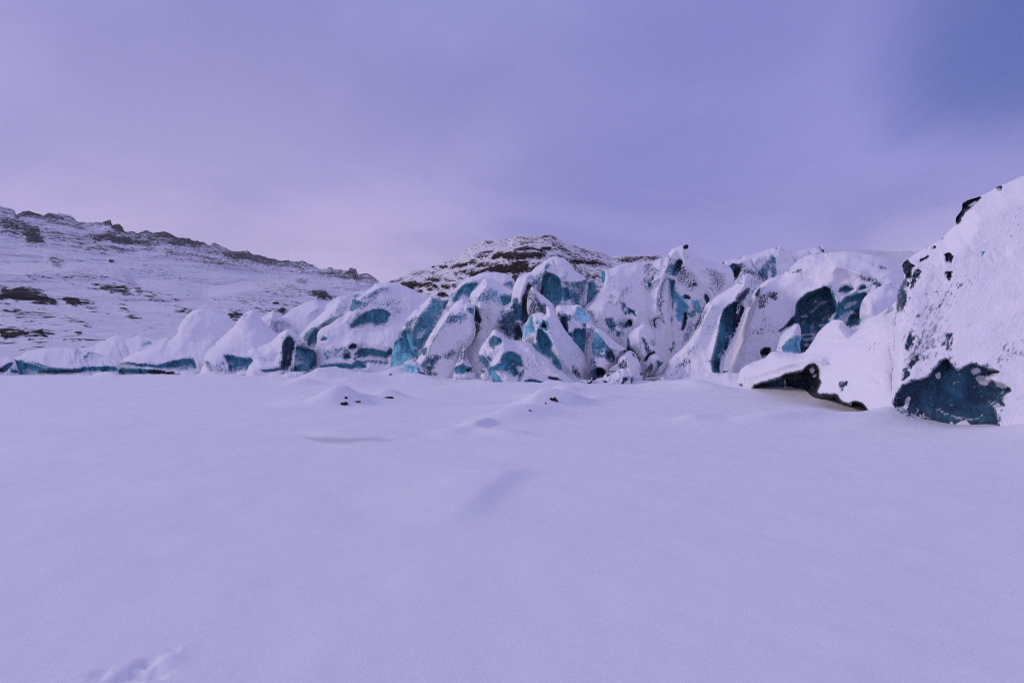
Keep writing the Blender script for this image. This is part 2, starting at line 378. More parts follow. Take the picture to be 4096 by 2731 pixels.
def foot(x, y, a, rad, sx=1.5):
    g = ground_at(*P('d1', '%g,%g' % (x, y))[0]); FOOT.append((g[0], g[1], .6 * a, .85 * rad, sx))
for x, y, a, r in ((1540, 625, -.060, .045), (1530, 745, -.050, .05), (1640, 760, -.05, .035), (1370, 735, -.035, .05), (1260, 850, -.06, .07), (1060, 745, -.035, .04),
                   (1780, 600, .030, .06), (1560, 690, .022, .03), (1330, 690, .012, .04), (1400, 790, .018, .04), (1480, 830, .02, .04), (1720, 690, .02, .03)): foot(x, y, a, r)
TRAIL = np.array([ground_at(*q) for q in P('d1', '250,880 700,760 1000,690 1300,600 1550,520 1780,450 1990,410 2060,520 1900,640 1720,760 1600,880 1200,960 600,960')])

def make_ground():
    front = np.radians(np.linspace(-62, 62, 760)); rest = np.radians(np.linspace(62, 298, 60)[1:-1])
    ang = np.concatenate([front, rest]); na = len(ang)
    rad = np.concatenate([[0.3], np.geomspace(0.9, 90, 760), np.geomspace(95, 6000, 24)]); nr = len(rad)
    A, R_ = np.meshgrid(ang, rad); x = np.sin(A) * R_; y = np.cos(A) * R_
    z = ground_h(x.ravel(), y.ravel()); co = np.stack([x.ravel(), y.ravel(), z], -1)
    i = np.arange(nr - 1)[:, None] * na; j = np.arange(na)[None, :]; j2 = (j + 1) % na
    f = np.stack([i + j, i + j2, i + na + j2, i + na + j], -1).reshape(-1, 4)[:, ::-1]
    # scoured ice patches are looked up on the flat sheet
    Yf = np.maximum(co[:, 1], .2); px = 4 * (512 + F * co[:, 0] / Yf); s_ = math.tan(PITCH)
    vy = -CAM_Z / Yf; v = (vy * math.cos(PITCH) - math.sin(PITCH)) / (math.cos(PITCH) + vy * math.sin(PITCH)); py = 4 * (341 - F * v)
    sc = np.zeros(len(co)); ok = (co[:, 1] > 3) & (np.abs(co[:, 0]) < 60)
    w = 12 * fbm(px / 60, py / 14, 2.0, 3)
    for poly, a, wd in SCOUR:
        lo, hi = poly.min(0) - 60, poly.max(0) + 60
        m = ok & (px > lo[0]) & (px < hi[0]) & (py > lo[1]) & (py < hi[1])
        d = seg_dist(np.stack([px[m], (py + w * .4)[m]], -1), smooth(poly, 3)); v_ = np.zeros(len(co)); v_[m] = a * sstep(-wd * .4, wd, d); sc = np.maximum(sc, v_)
    o = build('snow_field', co, f, M_ground, {'scour': sc}); tag(o, 'flat wind-smoothed snow field in the foreground with low drifts', kind='structure')
make_ground()

# ------------------------------------------------------------------ mountains
def terrain(name, label, px0, px1, ncol, ridge, D0, Dr, rows, rocks, mat, base_py=1482, gamma=1.0, bench=None, amp=.03, wl=40., base_rock=0.0, jag=3.0, ridge_rock=0.0, kind='structure', rock_gain=1.0, gully=0.0):
    px = np.linspace(px0, px1, ncol); rp = smooth(ridge, 3, False); o_ = np.argsort(rp[:, 0]); rp = rp[o_]
    ry = np.interp(px, rp[:, 0], rp[:, 1]) + jag * fbm(px / 22, px * 0, 4.4, 4)
    kk = np.hanning(181); kk /= kk.sum(); ry_s = np.convolve(np.pad(ry, 90, 'edge'), kk, 'valid')
    D1 = np.interp(px, [q[0] for q in Dr], [q[1] for q in Dr])
    s = np.linspace(0, 1, rows)[:, None]
    PY = base_py + (ry_s[None, :] - base_py) * s + (ry - ry_s)[None, :] * s ** 14; PX = np.broadcast_to(px, PY.shape)
    D = D0 * (D1[None, :] / D0) ** (s ** gamma)
    if bench is not None:
        b = smooth(bench[0], 3, False); by = np.interp(px, b[:, 0], b[:, 1]); fade = np.interp(px, bench[2], [0, 1, 1, 0])
        D = D * (1 + bench[1] * fade * sstep(8, -40, PY - by[None, :]))
    q = np.stack([PX.ravel(), PY.ravel()], -1)
    wq = q + np.stack([16 * fbm(q[:, 0] / 44, q[:, 1] / 20, 1.2, 6, .72), 11 * fbm(q[:, 0] / 44, q[:, 1] / 20, 7.7, 6, .72)], -1)
    rk = np.full(len(q), base_rock)
    if ridge_rock: rk = np.maximum(rk, (ridge_rock * sstep(90, 5, PY - ry[None, :]) * (.6 + .8 * fbm(PX / 150, PY / 60, 3.0, 3))).ravel())
    for poly, lv, w in rocks:
        lo, hi = poly.min(0) - w - 25, poly.max(0) + w + 25
        m = (q[:, 0] > lo[0]) & (q[:, 0] < hi[0]) & (q[:, 1] > lo[1]) & (q[:, 1] < hi[1])
        if m.any():
            d = seg_dist(wq[m], smooth(poly, 2)); rk[m] = np.maximum(rk[m], rock_gain * min(lv, .95) * sstep(-w * 1.8, w * 1.3, d))
    rk2 = rk.reshape(PY.shape)
    co = unproj(PX, PY, D)
    n = fbm(co[..., 0] / wl, co[..., 2] / (wl * .6), co[..., 1] / (wl * 2.5), 6, .55)
    nl = fbm(co[..., 0] / (wl * .5), co[..., 2] / (wl * .09), 3.0, 4, .6)
    if gully: D = D * (1 + gully * np.abs(fbm((co[..., 0] + .75 * co[..., 2]) / 14, co[..., 2] / 110, 9.0, 4, .55)) * 2)
    D = D * (1 + amp * n + amp * .45 * nl * np.clip(rk2, 0, 1) - amp * .5 * rk2)
    co = unproj(PX, PY, D)
    back = co[-1:].repeat(3, 0).copy(); Dl = co[-1, :, 1]
    for k, (m_, zf) in enumerate(((1.12, .96), (1.5, .5), (2.0, -.02))):
        back[k, :, 0] *= m_; back[k, :, 1] *= m_; back[k, :, 2] *= zf
    co = np.concatenate([co, back], 0); rk2 = np.concatenate([rk2, np.zeros((3, ncol))], 0)
    nr, nc = co.shape[:2]; i = np.arange(nr - 1)[:, None] * nc; j = np.arange(nc - 1)[None, :]
    f = np.stack([i + j, i + j + 1, i + nc + j + 1, i + nc + j], -1).reshape(-1, 4)
    o = build(name, co.reshape(-1, 3), f, mat, {'rock': rk2.ravel()}); tag(o, label, kind=kind); return o

ridgeL = np.concatenate([[(-900, 700), (-400, 770)], P('c1', '0,85 60,100 116,116 125,150 165,130 215,122 250,132 330,155 390,138 470,142 540,152 580,175 615,205 700,210 790,215 812,200 868,192 880,232 930,222 965,250 978,282 1050,286 1078,303 1140,275 1200,292 1270,280 1340,305 1420,340 1490,335 1560,362',
    'c2', '60,115 130,120 160,135 250,155 310,175 360,158 440,200 480,215 530,232 600,228 650,226 690,252 800,280 900,310 960,320 1020,312 1090,322 1160,325 1230,355 1300,385 1350,382 1395,376 1420,390 1480,396 1555,410 1565,382 1620,394 1640,440 1680,430 1720,425 1750,440 1785,460', 'c3', '200,462 250,492 270,520 360,600'), [(1700, 1260)]])
rocksL = [(P('c1', '0,170 60,180 130,200 200,205 250,255 310,265 330,310 335,370 240,360 180,310 100,285 0,250'), .72, 22), (P('c1', '200,270 250,258 310,262 330,310 335,372 250,362 205,330'), 1.0, 8),
    (P('c1', '340,300 450,280 560,310 640,300 740,310 860,300 1020,310 1030,380 880,370 740,360 620,375 500,350 345,330'), .55, 25), (P('c1', '740,320 850,305 960,320 1025,315 1032,380 920,375 850,345 745,355'), .95, 10),
    (P('c1', '805,205 868,192 880,230 930,222 968,260 975,290 890,275 870,235 810,225'), 1.0, 8), (P('c1', '380,150 470,142 550,165 600,215 480,205 390,190'), .6, 16),
    (P('c1', '590,390 700,370 850,390 1000,430 1000,460 880,430 760,450 640,440'), .5, 20), (P('c1', '1040,340 1190,370 1200,425 1120,410 1050,380'), .6, 14), (P('c1', '1200,290 1290,285 1420,345 1568,370 1568,440 1480,420 1350,350 1230,330'), .5, 20),
    (P('c1', '1260,420 1400,410 1410,460 1290,450'), .55, 14), (P('c2', '0,200 130,230 250,260 400,290 470,310 430,350 300,340 150,290 0,260'), .5, 20), (P('c2', '500,290 600,310 680,335 620,350 520,320'), .55, 10),
    (P('c2', '60,118 130,122 160,140 150,170 90,150'), .6, 10), (P('c2', '310,175 360,160 440,200 480,220 460,245 370,200'), .6, 12), (P('c2', '580,235 650,226 685,250 620,255'), .7, 8),
    (P('c2', '1090,360 1160,355 1180,375 1160,415 1110,390'), .6, 10), (P('c2', '1280,390 1340,400 1400,376 1440,395 1500,400 1490,460 1380,450 1300,420'), .6, 16), (P('c2', '1560,384 1620,394 1640,440 1670,490 1600,480 1560,455 1490,455 1530,410'), .8, 10), (P('c2', '1670,430 1750,432 1760,470 1690,450'), .55, 10),
    (P('c2', '1090,485 1180,500 1180,530 1110,515'), .6, 8), (P('c2', '1000,545 1100,565 1200,585 1340,590 1360,630 1425,645 1390,675 1300,650 1220,610 1080,580'), .65, 12), (P('c2', '1220,588 1345,590 1360,625 1400,640 1390,670 1300,645 1230,610'), .95, 8),
    (P('c1', '0,715 80,725 170,722 240,730 320,760 370,780 390,825 330,860 250,830 150,825 60,800 0,820'), .85, 14), (P('c1', '60,745 130,750 240,790 230,825 130,822 70,790'), 1.1, 6), (P('c1', '380,800 440,835 455,855 390,845'), .9, 8), (P('c1', '510,805 590,800 625,820 630,855 570,860 520,830'), 1.0, 8),
    (P('c1', '450,795 700,800 700,840 540,840'), .5, 18), (P('c1', '700,680 850,690 1000,680 1025,740 1040,800 950,770 860,760 760,715'), .6, 18), (P('c1', '775,710 880,740 890,768 830,748'), 1.0, 6), (P('c1', '960,840 1060,940 1010,940 930,880'), .5, 14), (P('c1', '1040,700 1150,740 1300,830 1350,860 1200,830 1080,790'), .5, 16), (P('c1', '1380,890 1500,880 1490,930 1400,920'), .5, 12),
    (P('c1', '0,1062 80,1065 160,1055 260,1068 340,1045 330,1075 230,1080 130,1105 30,1105 0,1090'), 1.1, 6), (P('c1', '0,1030 200,1040 340,1050 420,1090 340,1120 120,1120 0,1110'), .55, 14), (P('c1', '590,1065 635,1065 625,1082 590,1075'), 1.0, 5), (P('c1', '690,875 750,880 740,905 690,895'), .8, 8),
    (P('c1', '0,860 400,900 640,1000 300,1000 0,960'), .33, 40), (P('c1', '0,1120 450,1140 700,1150 400,1190 0,1170'), .36, 25), (P('c1', '700,590 560,600 250,610 300,640 700,660 900,640'), .38, 20), (P('c2', '480,770 620,780 600,830 490,830'), .75, 12), (P('c2', '740,740 850,760 990,740 990,790 940,790 860,775 760,760'), .6, 12), (P('c2', '945,740 985,742 985,790 948,788'), 1.0, 5),
    (P('c2', '800,545 1000,560 1100,600 950,620 800,580'), .40, 30), (P('c2', '550,640 900,660 1200,720 1000,720 700,690'), .40, 25), (P('c2', '0,690 120,740 130,790 0,760'), .5, 14), (P('c1', '1040,520 1250,570 1500,640 1300,640'), .3, 25), (P('c1', '380,460 480,500 490,560 400,550'), .5, 12), (P('c1', '865,505 895,508 890,525 868,522'), 1., 4), (P('c2', '915,682 940,685 935,700 918,696'), 1.0, 4)]
bench = P('s', '-900,1090', 'c1', '0,610 150,612 300,605 560,590 700,610 880,625 1000,672 1040,720 1200,720 1400,740 1568,790', 'c2', '300,640 600,590 1000,560 1300,600 1500,690')
terrain('mountain_ridge', 'long snowy mountain ridge with dark rock bands on the left', -900, 1720, 760, ridgeL, 95, [(-900, 330), (0, 430), (900, 620), (1700, 900)], 300, rocksL, M_ridge, gamma=.85,
        bench=(bench, .30, [-1200, -900, 1200, 1650]), amp=.05, wl=45, base_rock=-.06, gully=.003, ridge_rock=.80, jag=6, rock_gain=1.05)
ridgeH = np.concatenate([[(1380, 1330), (1480, 1200)], P('c3', '300,530 340,510 380,490 440,475 508,440 520,424 600,400 680,395 725,376 735,358 790,356 850,320 950,280 1050,210 1100,180 1160,160 1210,138 1280,136 1340,128 1420,125 1470,92 1510,82 1560,86',
    'c4', '500,88 580,96 620,85 690,88 730,115 800,150 870,165 920,190 1000,215 1100,228 1180,262 1210,280 1280,272 1370,273 1450,276 1540,270 1640,265 1672,274'), [(2800, 1050), (3000, 1150)]])
rocksH = [(P('c3', t), lv, w) for t, lv, w in (('790,376 850,352 866,362 860,380 795,383', 1, 6), ('885,376 930,345 1050,330 1130,318 1120,345 1030,365 930,382', 1.0, 8),
    ('1265,295 1300,255 1400,236 1560,240 1740,240 1755,270 1700,290 1560,295 1480,312 1410,310 1360,282 1290,300', 1.1, 8), ('1460,220 1480,200 1560,190 1700,205 1800,190 1800,225 1640,226 1500,226', 1.0, 8),
    ('1030,446 1060,425 1140,420 1180,395 1270,370 1360,340 1420,350 1480,316 1560,320 1600,340 1610,370 1690,325 1692,352 1640,388 1580,412 1500,435 1450,432 1340,422 1250,416 1150,442 1110,456', 1.1, 8),
    ('1130,362 1160,340 1260,335 1330,332 1300,355 1220,370 1150,382', .85, 10), ('910,436 960,410 1050,400 1130,405 1080,430 960,446', .7, 12), ('690,420 800,405 810,415 720,432', .6, 8), ('665,490 700,478 800,480 805,496 720,503', 1.0, 6), ('540,425 700,405 700,425 560,445', .55, 8),
    ('450,520 520,505 600,510 680,515 740,520 790,545 805,572 770,556 700,546 600,560 560,576 500,546', 1.0, 8), ('815,532 860,530 900,550 880,566 830,552', 1.0, 6), ('790,612 840,600 872,630 800,642', 1.1, 6), ('580,590 640,580 650,600 600,606', 1., 6), ('700,560 740,556 735,578 700,572', 1., 5),
    ('850,485 930,478 930,490 860,492', .9, 5), ('950,475 1000,472 1000,485 960,486', .8, 5), ('1520,150 1600,138 1610,158 1530,165', .8, 8), ('1210,240 1260,232 1260,255 1220,258', .8, 6), ('1120,260 1210,245 1230,290 1150,310 1120,290', .65, 14), ('1200,140 1280,138 1270,150 1210,150', .7, 6), ('680,460 800,450 850,460 700,470', .7, 6), ('720,365 760,360 740,376', 1, 4),
    ('1300,330 1600,300 1700,300 1560,320 1400,330', .55, 12), ('340,510 400,490 450,478 430,500 370,516', .8, 8), ('880,520 960,520 950,545 890,540', .7, 8))] + \
    [(P('c4', t), lv, w) for t, lv, w in (('850,310 900,300 960,308 1050,310 1110,325 1160,340 1172,366 1100,362 1000,350 930,347 870,346', 1.0, 10), ('690,160 760,170 840,230 920,260 980,300 900,290 820,262 750,220', .75, 16), ('900,380 960,400 1030,440 1130,440 1120,475 1010,480 930,430', .7, 16),
    ('1080,310 1150,325 1230,375 1150,370', .6, 12), ('590,102 640,86 710,100 750,122 700,128 620,116', .75, 10), ('1240,292 1330,290 1440,280 1550,275 1655,275 1610,312 1500,306 1420,320 1330,332 1270,312', .8, 12), ('860,180 960,200 1060,240 1180,280 1100,280 950,240', .55, 14), ('400,100 560,110 700,140 560,160 400,130', .5, 16), ('840,320 900,400 950,420 1000,500 1100,480 950,380', .55, 14), ('340,440 380,450 370,510 330,490', 1.1, 8), ('700,270 820,290 900,330 900,400 850,340', .9, 10))]
terrain('hill', 'rounded rocky hill with dark cliff bands behind the glacier', 1380, 3000, 620, ridgeH, 85, [(1380, 240), (2200, 210), (3000, 260)], 260, rocksH, M_hill, gamma=1.0, amp=.035, wl=22, base_rock=.24, ridge_rock=.25, jag=4, rock_gain=1.05)
ridgeG = P('s', '900,1470 1000,1465 1100,1450 1250,1330 1400,1230 1600,1190 1900,1190 2300,1200 2500,1120 2700,1080 2860,1052 2964,1032 3027,1018 3103,994 3147,1004 3223,1002 3277,994 3339,990 3410,995 3487,997 3563,1003 3665,1002 3800,1005 4000,1010 4700,1060')
terrain('glacier', 'smooth snow-covered upper glacier behind the broken ice front', 900, 4700, 500, ridgeG, 58, [(900, 90), (2500, 92), (3300, 100), (4700, 110)], 120, [], M_hill, amp=.012, wl=16, base_rock=-.6, jag=2)

# ------------------------------------------------------------------ seracs: a traced outline swells into a rounded mass that leans back
THINGS = []
def I(sheet, pts, tint, level=1.0, rec=.5, w=9): return (P(sheet, pts), tint, level, rec, w)
def Rg(sheet, pts, amp, w): return (smooth(P(sheet, pts), 3, False), amp, w)
JOBS = []
def serac(*a, **k): JOBS.append((a, k))
BUF = np.full((700, 1250), 1e9); BX0, BY0, BST = -300.0, 300.0, 4.0      # nearest surface so far, per line of sight
def buf_xy(px, py): return np.clip(np.round((px - BX0) / BST).astype(int), 0, 1249), np.clip(np.round((py - BY0) / BST).astype(int), 0, 699)
def make_serac(name, label, cat, outline, Y0, Y1=None, lean=.32, bulge=1.4, R=None, ices=(), ridges=(), ext=True, step=4.0, na=1.0, thick=None, mat=None, group='ice blocks along the glacier front', jag=4.5, sink=46, part='ice_face', far=None, frost=1.0, drape=1.0, gap=3.2):
    rnd = abs(hash_s(label)) % 997 / 3.1
    pts = np.array(outline, float)
    if ext:
        y1 = pts[:, 1].max(); y0 = pts[:, 1].min(); lim = y1 - .14 * (y1 - y0)
        pts[pts[:, 1] > lim, 1] += sink
    poly = smooth(pts, 4)
    poly = poly + np.stack([jag * fbm(poly[:, 0] / 26, poly[:, 1] / 26, rnd, 3), jag * fbm(poly[:, 0] / 26, poly[:, 1] / 26, rnd + 50, 3)], -1)
    lo, hi = poly.min(0) - 2 * step, poly.max(0) + 2 * step
    gx = np.arange(lo[0], hi[0], step); gy = np.arange(lo[1], hi[1], step); nx, ny = len(gx), len(gy)
    GX, GY = np.meshgrid(gx, gy); q = np.stack([GX.ravel(), GY.ravel()], -1)
    sd, nr = seg_dist(q, poly, True, True)
    inside = (sd > 0).reshape(ny, nx)
    cell = inside[:-1, :-1] | inside[1:, :-1] | inside[:-1, 1:] | inside[1:, 1:]
    bnd = sd <= 0; near = sd < 1.0 * step
    q[bnd] = nr[bnd]; sd = np.maximum(sd, 0)
    msd = sd.max(); R = .8 * (R or min(.85 * msd, 75.))
    px, py = q[:, 0], q[:, 1]
    Y1 = Y0 if Y1 is None else Y1
    base = 1 / (1 / Y0 + (1 / Y1 - 1 / Y0) * np.clip((px - lo[0]) / (hi[0] - lo[0]), 0, 1))
    if far:                                               # the front turns square-on here instead of running on towards the viewer
        pe = far[0] - far[1] * np.logaddexp(0, -(px - far[0]) / far[1])
        base = 1 / (1 / Y0 + (1 / Y1 - 1 / Y0) * np.clip((pe - lo[0]) / (hi[0] - lo[0]), 0, 1))
    if far: lean = lean + (.48 - lean) * sstep(far[0] - 350, far[0] + 60, px)
    m_px = base / F / 4                                   # metres per photograph pixel at this distance
    w0 = unproj(px, py, base); Z = w0[:, 2]
    t = np.clip(sd / R, 0, 1); prof = 1 - (1 - t) ** 1.8
    bulge = bulge * .55
    Yf = base + lean * np.clip(Z, -.5, 60) + bulge * (1 - prof)
    sz = np.clip(np.mean(m_px) / .024, .3, 1.6) * na
    lam = np.mean(m_px) * 100
    X = w0[:, 0]
    inn = sstep(0, 22, sd)
    Yf = Yf + inn * sz * (.55 * fbm(X / (lam * 1.1) + rnd, Z / (lam * 1.5), 1.0, 3) + .16 * fbm((X - .5 * Z) / (lam * .35), Z / (lam * .5), rnd, 3) + .045 * fbm(X / (lam * .09), Z / (lam * .09), rnd, 3))
    ux, uz = X / (lam * .85) + .35 * fbm(X / lam, Z / lam, rnd, 3), (Z - .35 * X) / (lam * 1.25) + .35 * fbm(X / lam, Z / lam, rnd + 4, 3)
    Yf = Yf - inn * sz * (.50 * worley(ux, uz, rnd) + .16 * worley(ux * 2.7, uz * 2.4, rnd + 9))
    crk = fbm(X / (lam * .8) + .3 * Z / lam, Z / (lam * 2.2), rnd + 21, 4, .6); Yf = Yf + inn * sz * .38 * np.exp(-np.abs(crk) * 16) * sstep(-.1, .35, fbm(X / (lam * 1.6), Z / (lam * 1.6), rnd + 33, 2))
    for L, a, w in ridges:
        d = seg_dist(q, L, False); Yf = Yf - 1.7 * a * np.exp(-np.sqrt((d / w) ** 2 * 1.6 + .02)) * sstep(0, 14, sd)
    # bare ice: ragged patches, set back behind the snow lip; blackest tints paint hole and cave shade
    wx = 6.5 * fbm(px / 26, py / 26, rnd + 3, 4, .75); wy = 6.5 * fbm(px / 26, py / 26, rnd + 9, 4, .75)
    wq = np.stack([px + wx, py + wy], -1)
    ice = np.zeros(len(q)); tint = np.full(len(q), .42); pid = np.full(len(q), -1); best = np.full(len(q), -1e9)
    for k, (poly_i, tn, lv, rec, w) in enumerate(ices):
        d = seg_dist(wq, smooth(poly_i, 2)) + (3.5 if lv >= .8 else 8.0 if lv else 0.0)
        if lv == 0:
            ice = ice * (1 - sstep(-w, w, d)); continue
        v = min(min(lv * 1.18, .70) if .25 < lv < .8 else lv, .90) * sstep(-w * 1.7, w * 1.5, d); m = v > ice
        bl = sstep(-w * 1.5, w * .5, d); tint = tint + (tn - tint) * bl
        ice = np.maximum(ice, v)
        if lv >= .8 and tn > .1 and frost:
            halo = .56 * sstep(-46, 2, d) * np.clip(.35 + 1.3 * fbm(px / 55, py / 55, rnd + 60 + k, 3), 0, 1); ice = np.maximum(ice, halo)
        if lv >= .8:
            Yf = Yf + rec * (1.0 * sstep(-2, 16, d) + .9 * np.clip(d / 50, 0, 1)) - .12 * sz * np.exp(-((d + 7) / 6) ** 2) + sstep(0, 12, d) * sz * (.22 * fbm(X / (lam * .22) + .3 * Z / lam, Z / (lam * 1.0), rnd + k, 4) - .14 * worley(X / (lam * .28), Z / (lam * .4), rnd + k))
            mm = (d > 0) & (d > best); pid[mm] = k; best[mm] = d[mm]
        else: Yf = Yf + .12 * rec * sstep(-w, w, d)
    fr_ = frost * .40 * sstep(-.05, .45, fbm(X / (lam * .75) + rnd, (Z - .4 * X) / (lam * .55), rnd + 12, 4)) * sstep(6, 30, sd); ice = np.maximum(ice, fr_)
    # snow drapes from the edge of this mass back on to whatever stands behind it, more in some places than in others
    bx_, by_ = buf_xy(px, py); beh = BUF[by_, bx_]; has = beh < 1e8
    tgt = np.where(has, np.minimum(beh - .05, Yf + gap), Yf)
    dw = drape * sstep(-.25, .25, fbm(px / 90, py / 90, rnd + 40, 2)) * np.exp(-(sd / (7 + 9 * sz / na)) ** 1.1) * (1 - sstep(.3, .8, ice) * .8)
    Yf = Yf + np.where(tgt > Yf, (tgt - Yf) * dw, 0)
    inn_ = ~bnd
    np.minimum.at(BUF, (by_[inn_], bx_[inn_]), Yf[inn_])
    th = thick or (1.2 + np.mean(m_px) * msd * 1.4)
    Yb = base + lean * np.clip(Z, -.5, 60) + bulge + th * prof
    Yb = np.where(bnd, Yf, np.maximum(Yb, Yf + .15 * prof))
    cf = unproj(px, py, Yf); cb = unproj(px, py, Yb)
    idx = np.arange(nx * ny).reshape(ny, nx); jj, ii = np.nonzero(cell)
    fr = np.stack([idx[jj, ii], idx[jj + 1, ii], idx[jj + 1, ii + 1], idx[jj, ii + 1]], -1)
    off = nx * ny; bk = fr[:, ::-1] + off
    bmap = np.arange(2 * off); bmap[off:][bnd] = np.arange(off)[bnd]; bk = bmap[bk]
    co = np.concatenate([cf, cb]); at = {'ice': np.concatenate([ice, np.zeros(off)]), 'tint': np.concatenate([tint, np.full(off, .4)])}
    gxm = (lo[0] + hi[0]) / 2; bx = float(unproj(gxm, 1448, float(base.mean()))[0]); loc = (bx, float(base.mean()), 0.0)
    mat = mat or M_ice
    fp = pid[fr]; front_id = np.where((fp >= 0).sum(1) >= 3, fp.max(1), -1)
    pieces = {}
    for k in range(len(ices)):                            # one patch of bare ice may be cut in two by snow: each piece its own part, crumbs stay with the snow
        sel = np.nonzero(front_id == k)[0]
        if not len(sel): continue
        ff = fr[sel]; lab = np.arange(2 * off)
        while True:
            m_ = lab[ff].min(1); new = lab.copy(); np.minimum.at(new, ff.ravel(), np.repeat(m_, 4))
            if (new == lab).all(): break
            lab = new
        fl = lab[ff[:, 0]]
        for u_ in np.unique(fl):
            w_ = fl == u_
            if w_.sum() >= 12: pieces.setdefault(k, []).append(ff[w_])
            else: front_id[sel[w_]] = -1
    root = bpy.data.objects.new(name, None); scn.collection.objects.link(root); root.location = loc; root.empty_display_size = .5
    tag(root, label, cat, group)
    keep = np.concatenate([fr[front_id < 0], bk]); a, b, c = submesh(co, keep, at); build('snow_cover', a, b, mat, c, root, loc)
    for k in range(len(ices)):
        for f_ in pieces.get(k, ()): a, b, c = submesh(co, f_, at); build(part, a, b, mat, c, root, loc)
    return root
def hash_s(s):
    h = 7
    for ch in s: h = (h * 131 + ord(ch)) % 1000003
    return h

SH = 'seracs of the broken glacier front'
# --- left: low blocks along the shore
serac('ice_block', 'small low snow-capped ice block with a dark slit at the far left edge', 'ice block', P('c1', '-160,1300 -60,1275 0,1278 60,1262 108,1278 128,1320 140,1365 160,1400 60,1405 -150,1405'), 50, bulge=.8, na=.6,
      ices=[I('c1', '0,1362 25,1350 70,1318 92,1308 98,1325 78,1358 45,1382 0,1388', .25, 1, .5, 5), I('c1', '85,1370 135,1378 140,1395 95,1388', .3, 1, .3, 4)], group=SH)
serac('serac', 'long low snow dome with a thin blue ice band at its foot, far left shore', 'serac', P('c1', '108,1288 165,1250 270,1210 420,1195 570,1199 650,1214 760,1236 860,1275 935,1320 930,1380 890,1405 500,1412 160,1420 132,1370'), 50, bulge=2.2, R=60, na=.8, lean=.9,
      ices=[I('c1', '118,1296 200,1305 330,1330 400,1352 570,1364 640,1352 720,1345 900,1346 900,1392 720,1394 500,1404 300,1412 150,1422 138,1380', .50, 1, .7, 5), I('c1', '300,1395 480,1375 640,1382 600,1400 400,1408', .18, 1, .5, 6), I('c1', '640,1276 672,1240 695,1224 714,1230 710,1280 660,1286', .34, 1, .5, 4), I('c1', '780,1260 840,1240 860,1270 820,1285', .3, .42, .2, 14)],
      ridges=[Rg('c1', '195,1312 280,1335 375,1366', .8, 3.5)], group=SH)
serac('serac', 'low snow mound with one small grey-green ice scar, behind the long blue-banded dome', 'serac', P('c1', '590,1225 700,1188 800,1142 900,1094 960,1104 1010,1120 1060,1108 1100,1093 1150,1115 1230,1135 1330,1120 1330,1300 1100,1360 640,1360'), 60, bulge=2.5, lean=1.0, na=.6,
      ices=[I('c1', '1112,1172 1150,1150 1192,1154 1180,1174 1125,1185', .6, 1, .4, 4)], group=SH)
serac('serac', 'broad snow dome with two stacked dark blue ice ledges at its foot, left shore', 'serac', P('c1', '855,1412 870,1375 920,1328 1010,1252 1120,1212 1250,1162 1345,1118 1390,1088 1402,1025 1450,962', 'c2', '100,810 180,757 280,751 360,774 440,806 520,850 600,960 640,1150 600,1340', 'c1', '1500,1410 1100,1425'), 53.5, bulge=2.6, R=70, lean=1.0, na=1.0,
      ices=[I('c1', '915,1326 980,1305 1080,1320 1240,1336 1310,1315 1370,1298 1440,1286 1512,1290 1535,1350 1510,1382 1400,1380 1250,1372 1180,1352 1080,1350 960,1346', .36, 1, .8, 5), I('c1', '932,1402 950,1350 1070,1362 1170,1367 1340,1388 1362,1392 1350,1412 1250,1406 1130,1420 1000,1417', .36, 1, .6, 5), I('c1', '1160,1385 1360,1385 1350,1408 1250,1400', .03, 1, .5, 5), I('c1', '856,1412 872,1390 895,1384 902,1412', .48, 1, .3, 4),
            I('c2', '20,900 120,810 200,765 280,755 250,780 160,820 80,880', .36, .40, .2, 14), I('c1', '1000,1255 1100,1215 1260,1165 1280,1180 1120,1240', .2, .42, .2, 10), I('c2', '0,1040 150,1070 200,1110 60,1110', .3, .3, .1, 20)],
      ridges=[Rg('c2', '30,960 110,830 200,770', .8, 22)], group=SH)
serac('serac', 'snow-covered pyramid with a grey-green gabled ice wall at its foot', 'serac', P('c2', '230,1340 262,1180 330,1085 420,1000 530,892 600,812 650,772 700,760 742,790 785,850 840,905 900,960 960,1010 1000,1100 960,1300 800,1340 500,1330'), 50.5, bulge=2.4, R=70, lean=.95,
      ices=[I('c2', '450,1168 500,1165 560,1185 650,1195 698,1186 706,1215 672,1265 780,1285 755,1318 700,1340 650,1312 560,1312 508,1320 478,1250', .45, 1, .9, 5), I('c2', '290,1225 320,1222 345,1262 400,1246 480,1236 500,1306 430,1296 340,1300 310,1285', .3, .75, .4, 8), I('c2', '595,836 650,792 668,800 625,838', .5, .6, .2, 8), I('c2', '300,1140 360,1110 380,1130 320,1160', .3, .25, .1, 14)],
      ridges=[Rg('c2', '420,1000 560,880 690,775', .6, 26)], group=SH)
serac('serac', 'small pale snow peak with speckled right side, behind the gable-footed pyramid', 'serac', P('c2', '760,850 790,815 830,785 890,768 918,815 942,870 960,960 940,1020 830,960'), 70, bulge=1.5, lean=.5,
      ices=[I('c2', '880,880 935,850 948,945 900,960', .3, .5, .2, 18), I('c2', '800,810 850,790 880,775 860,800', .3, .4, .1, 8)], ridges=[Rg('c2', '890,770 870,850 830,940', .8, 14)], group=SH)
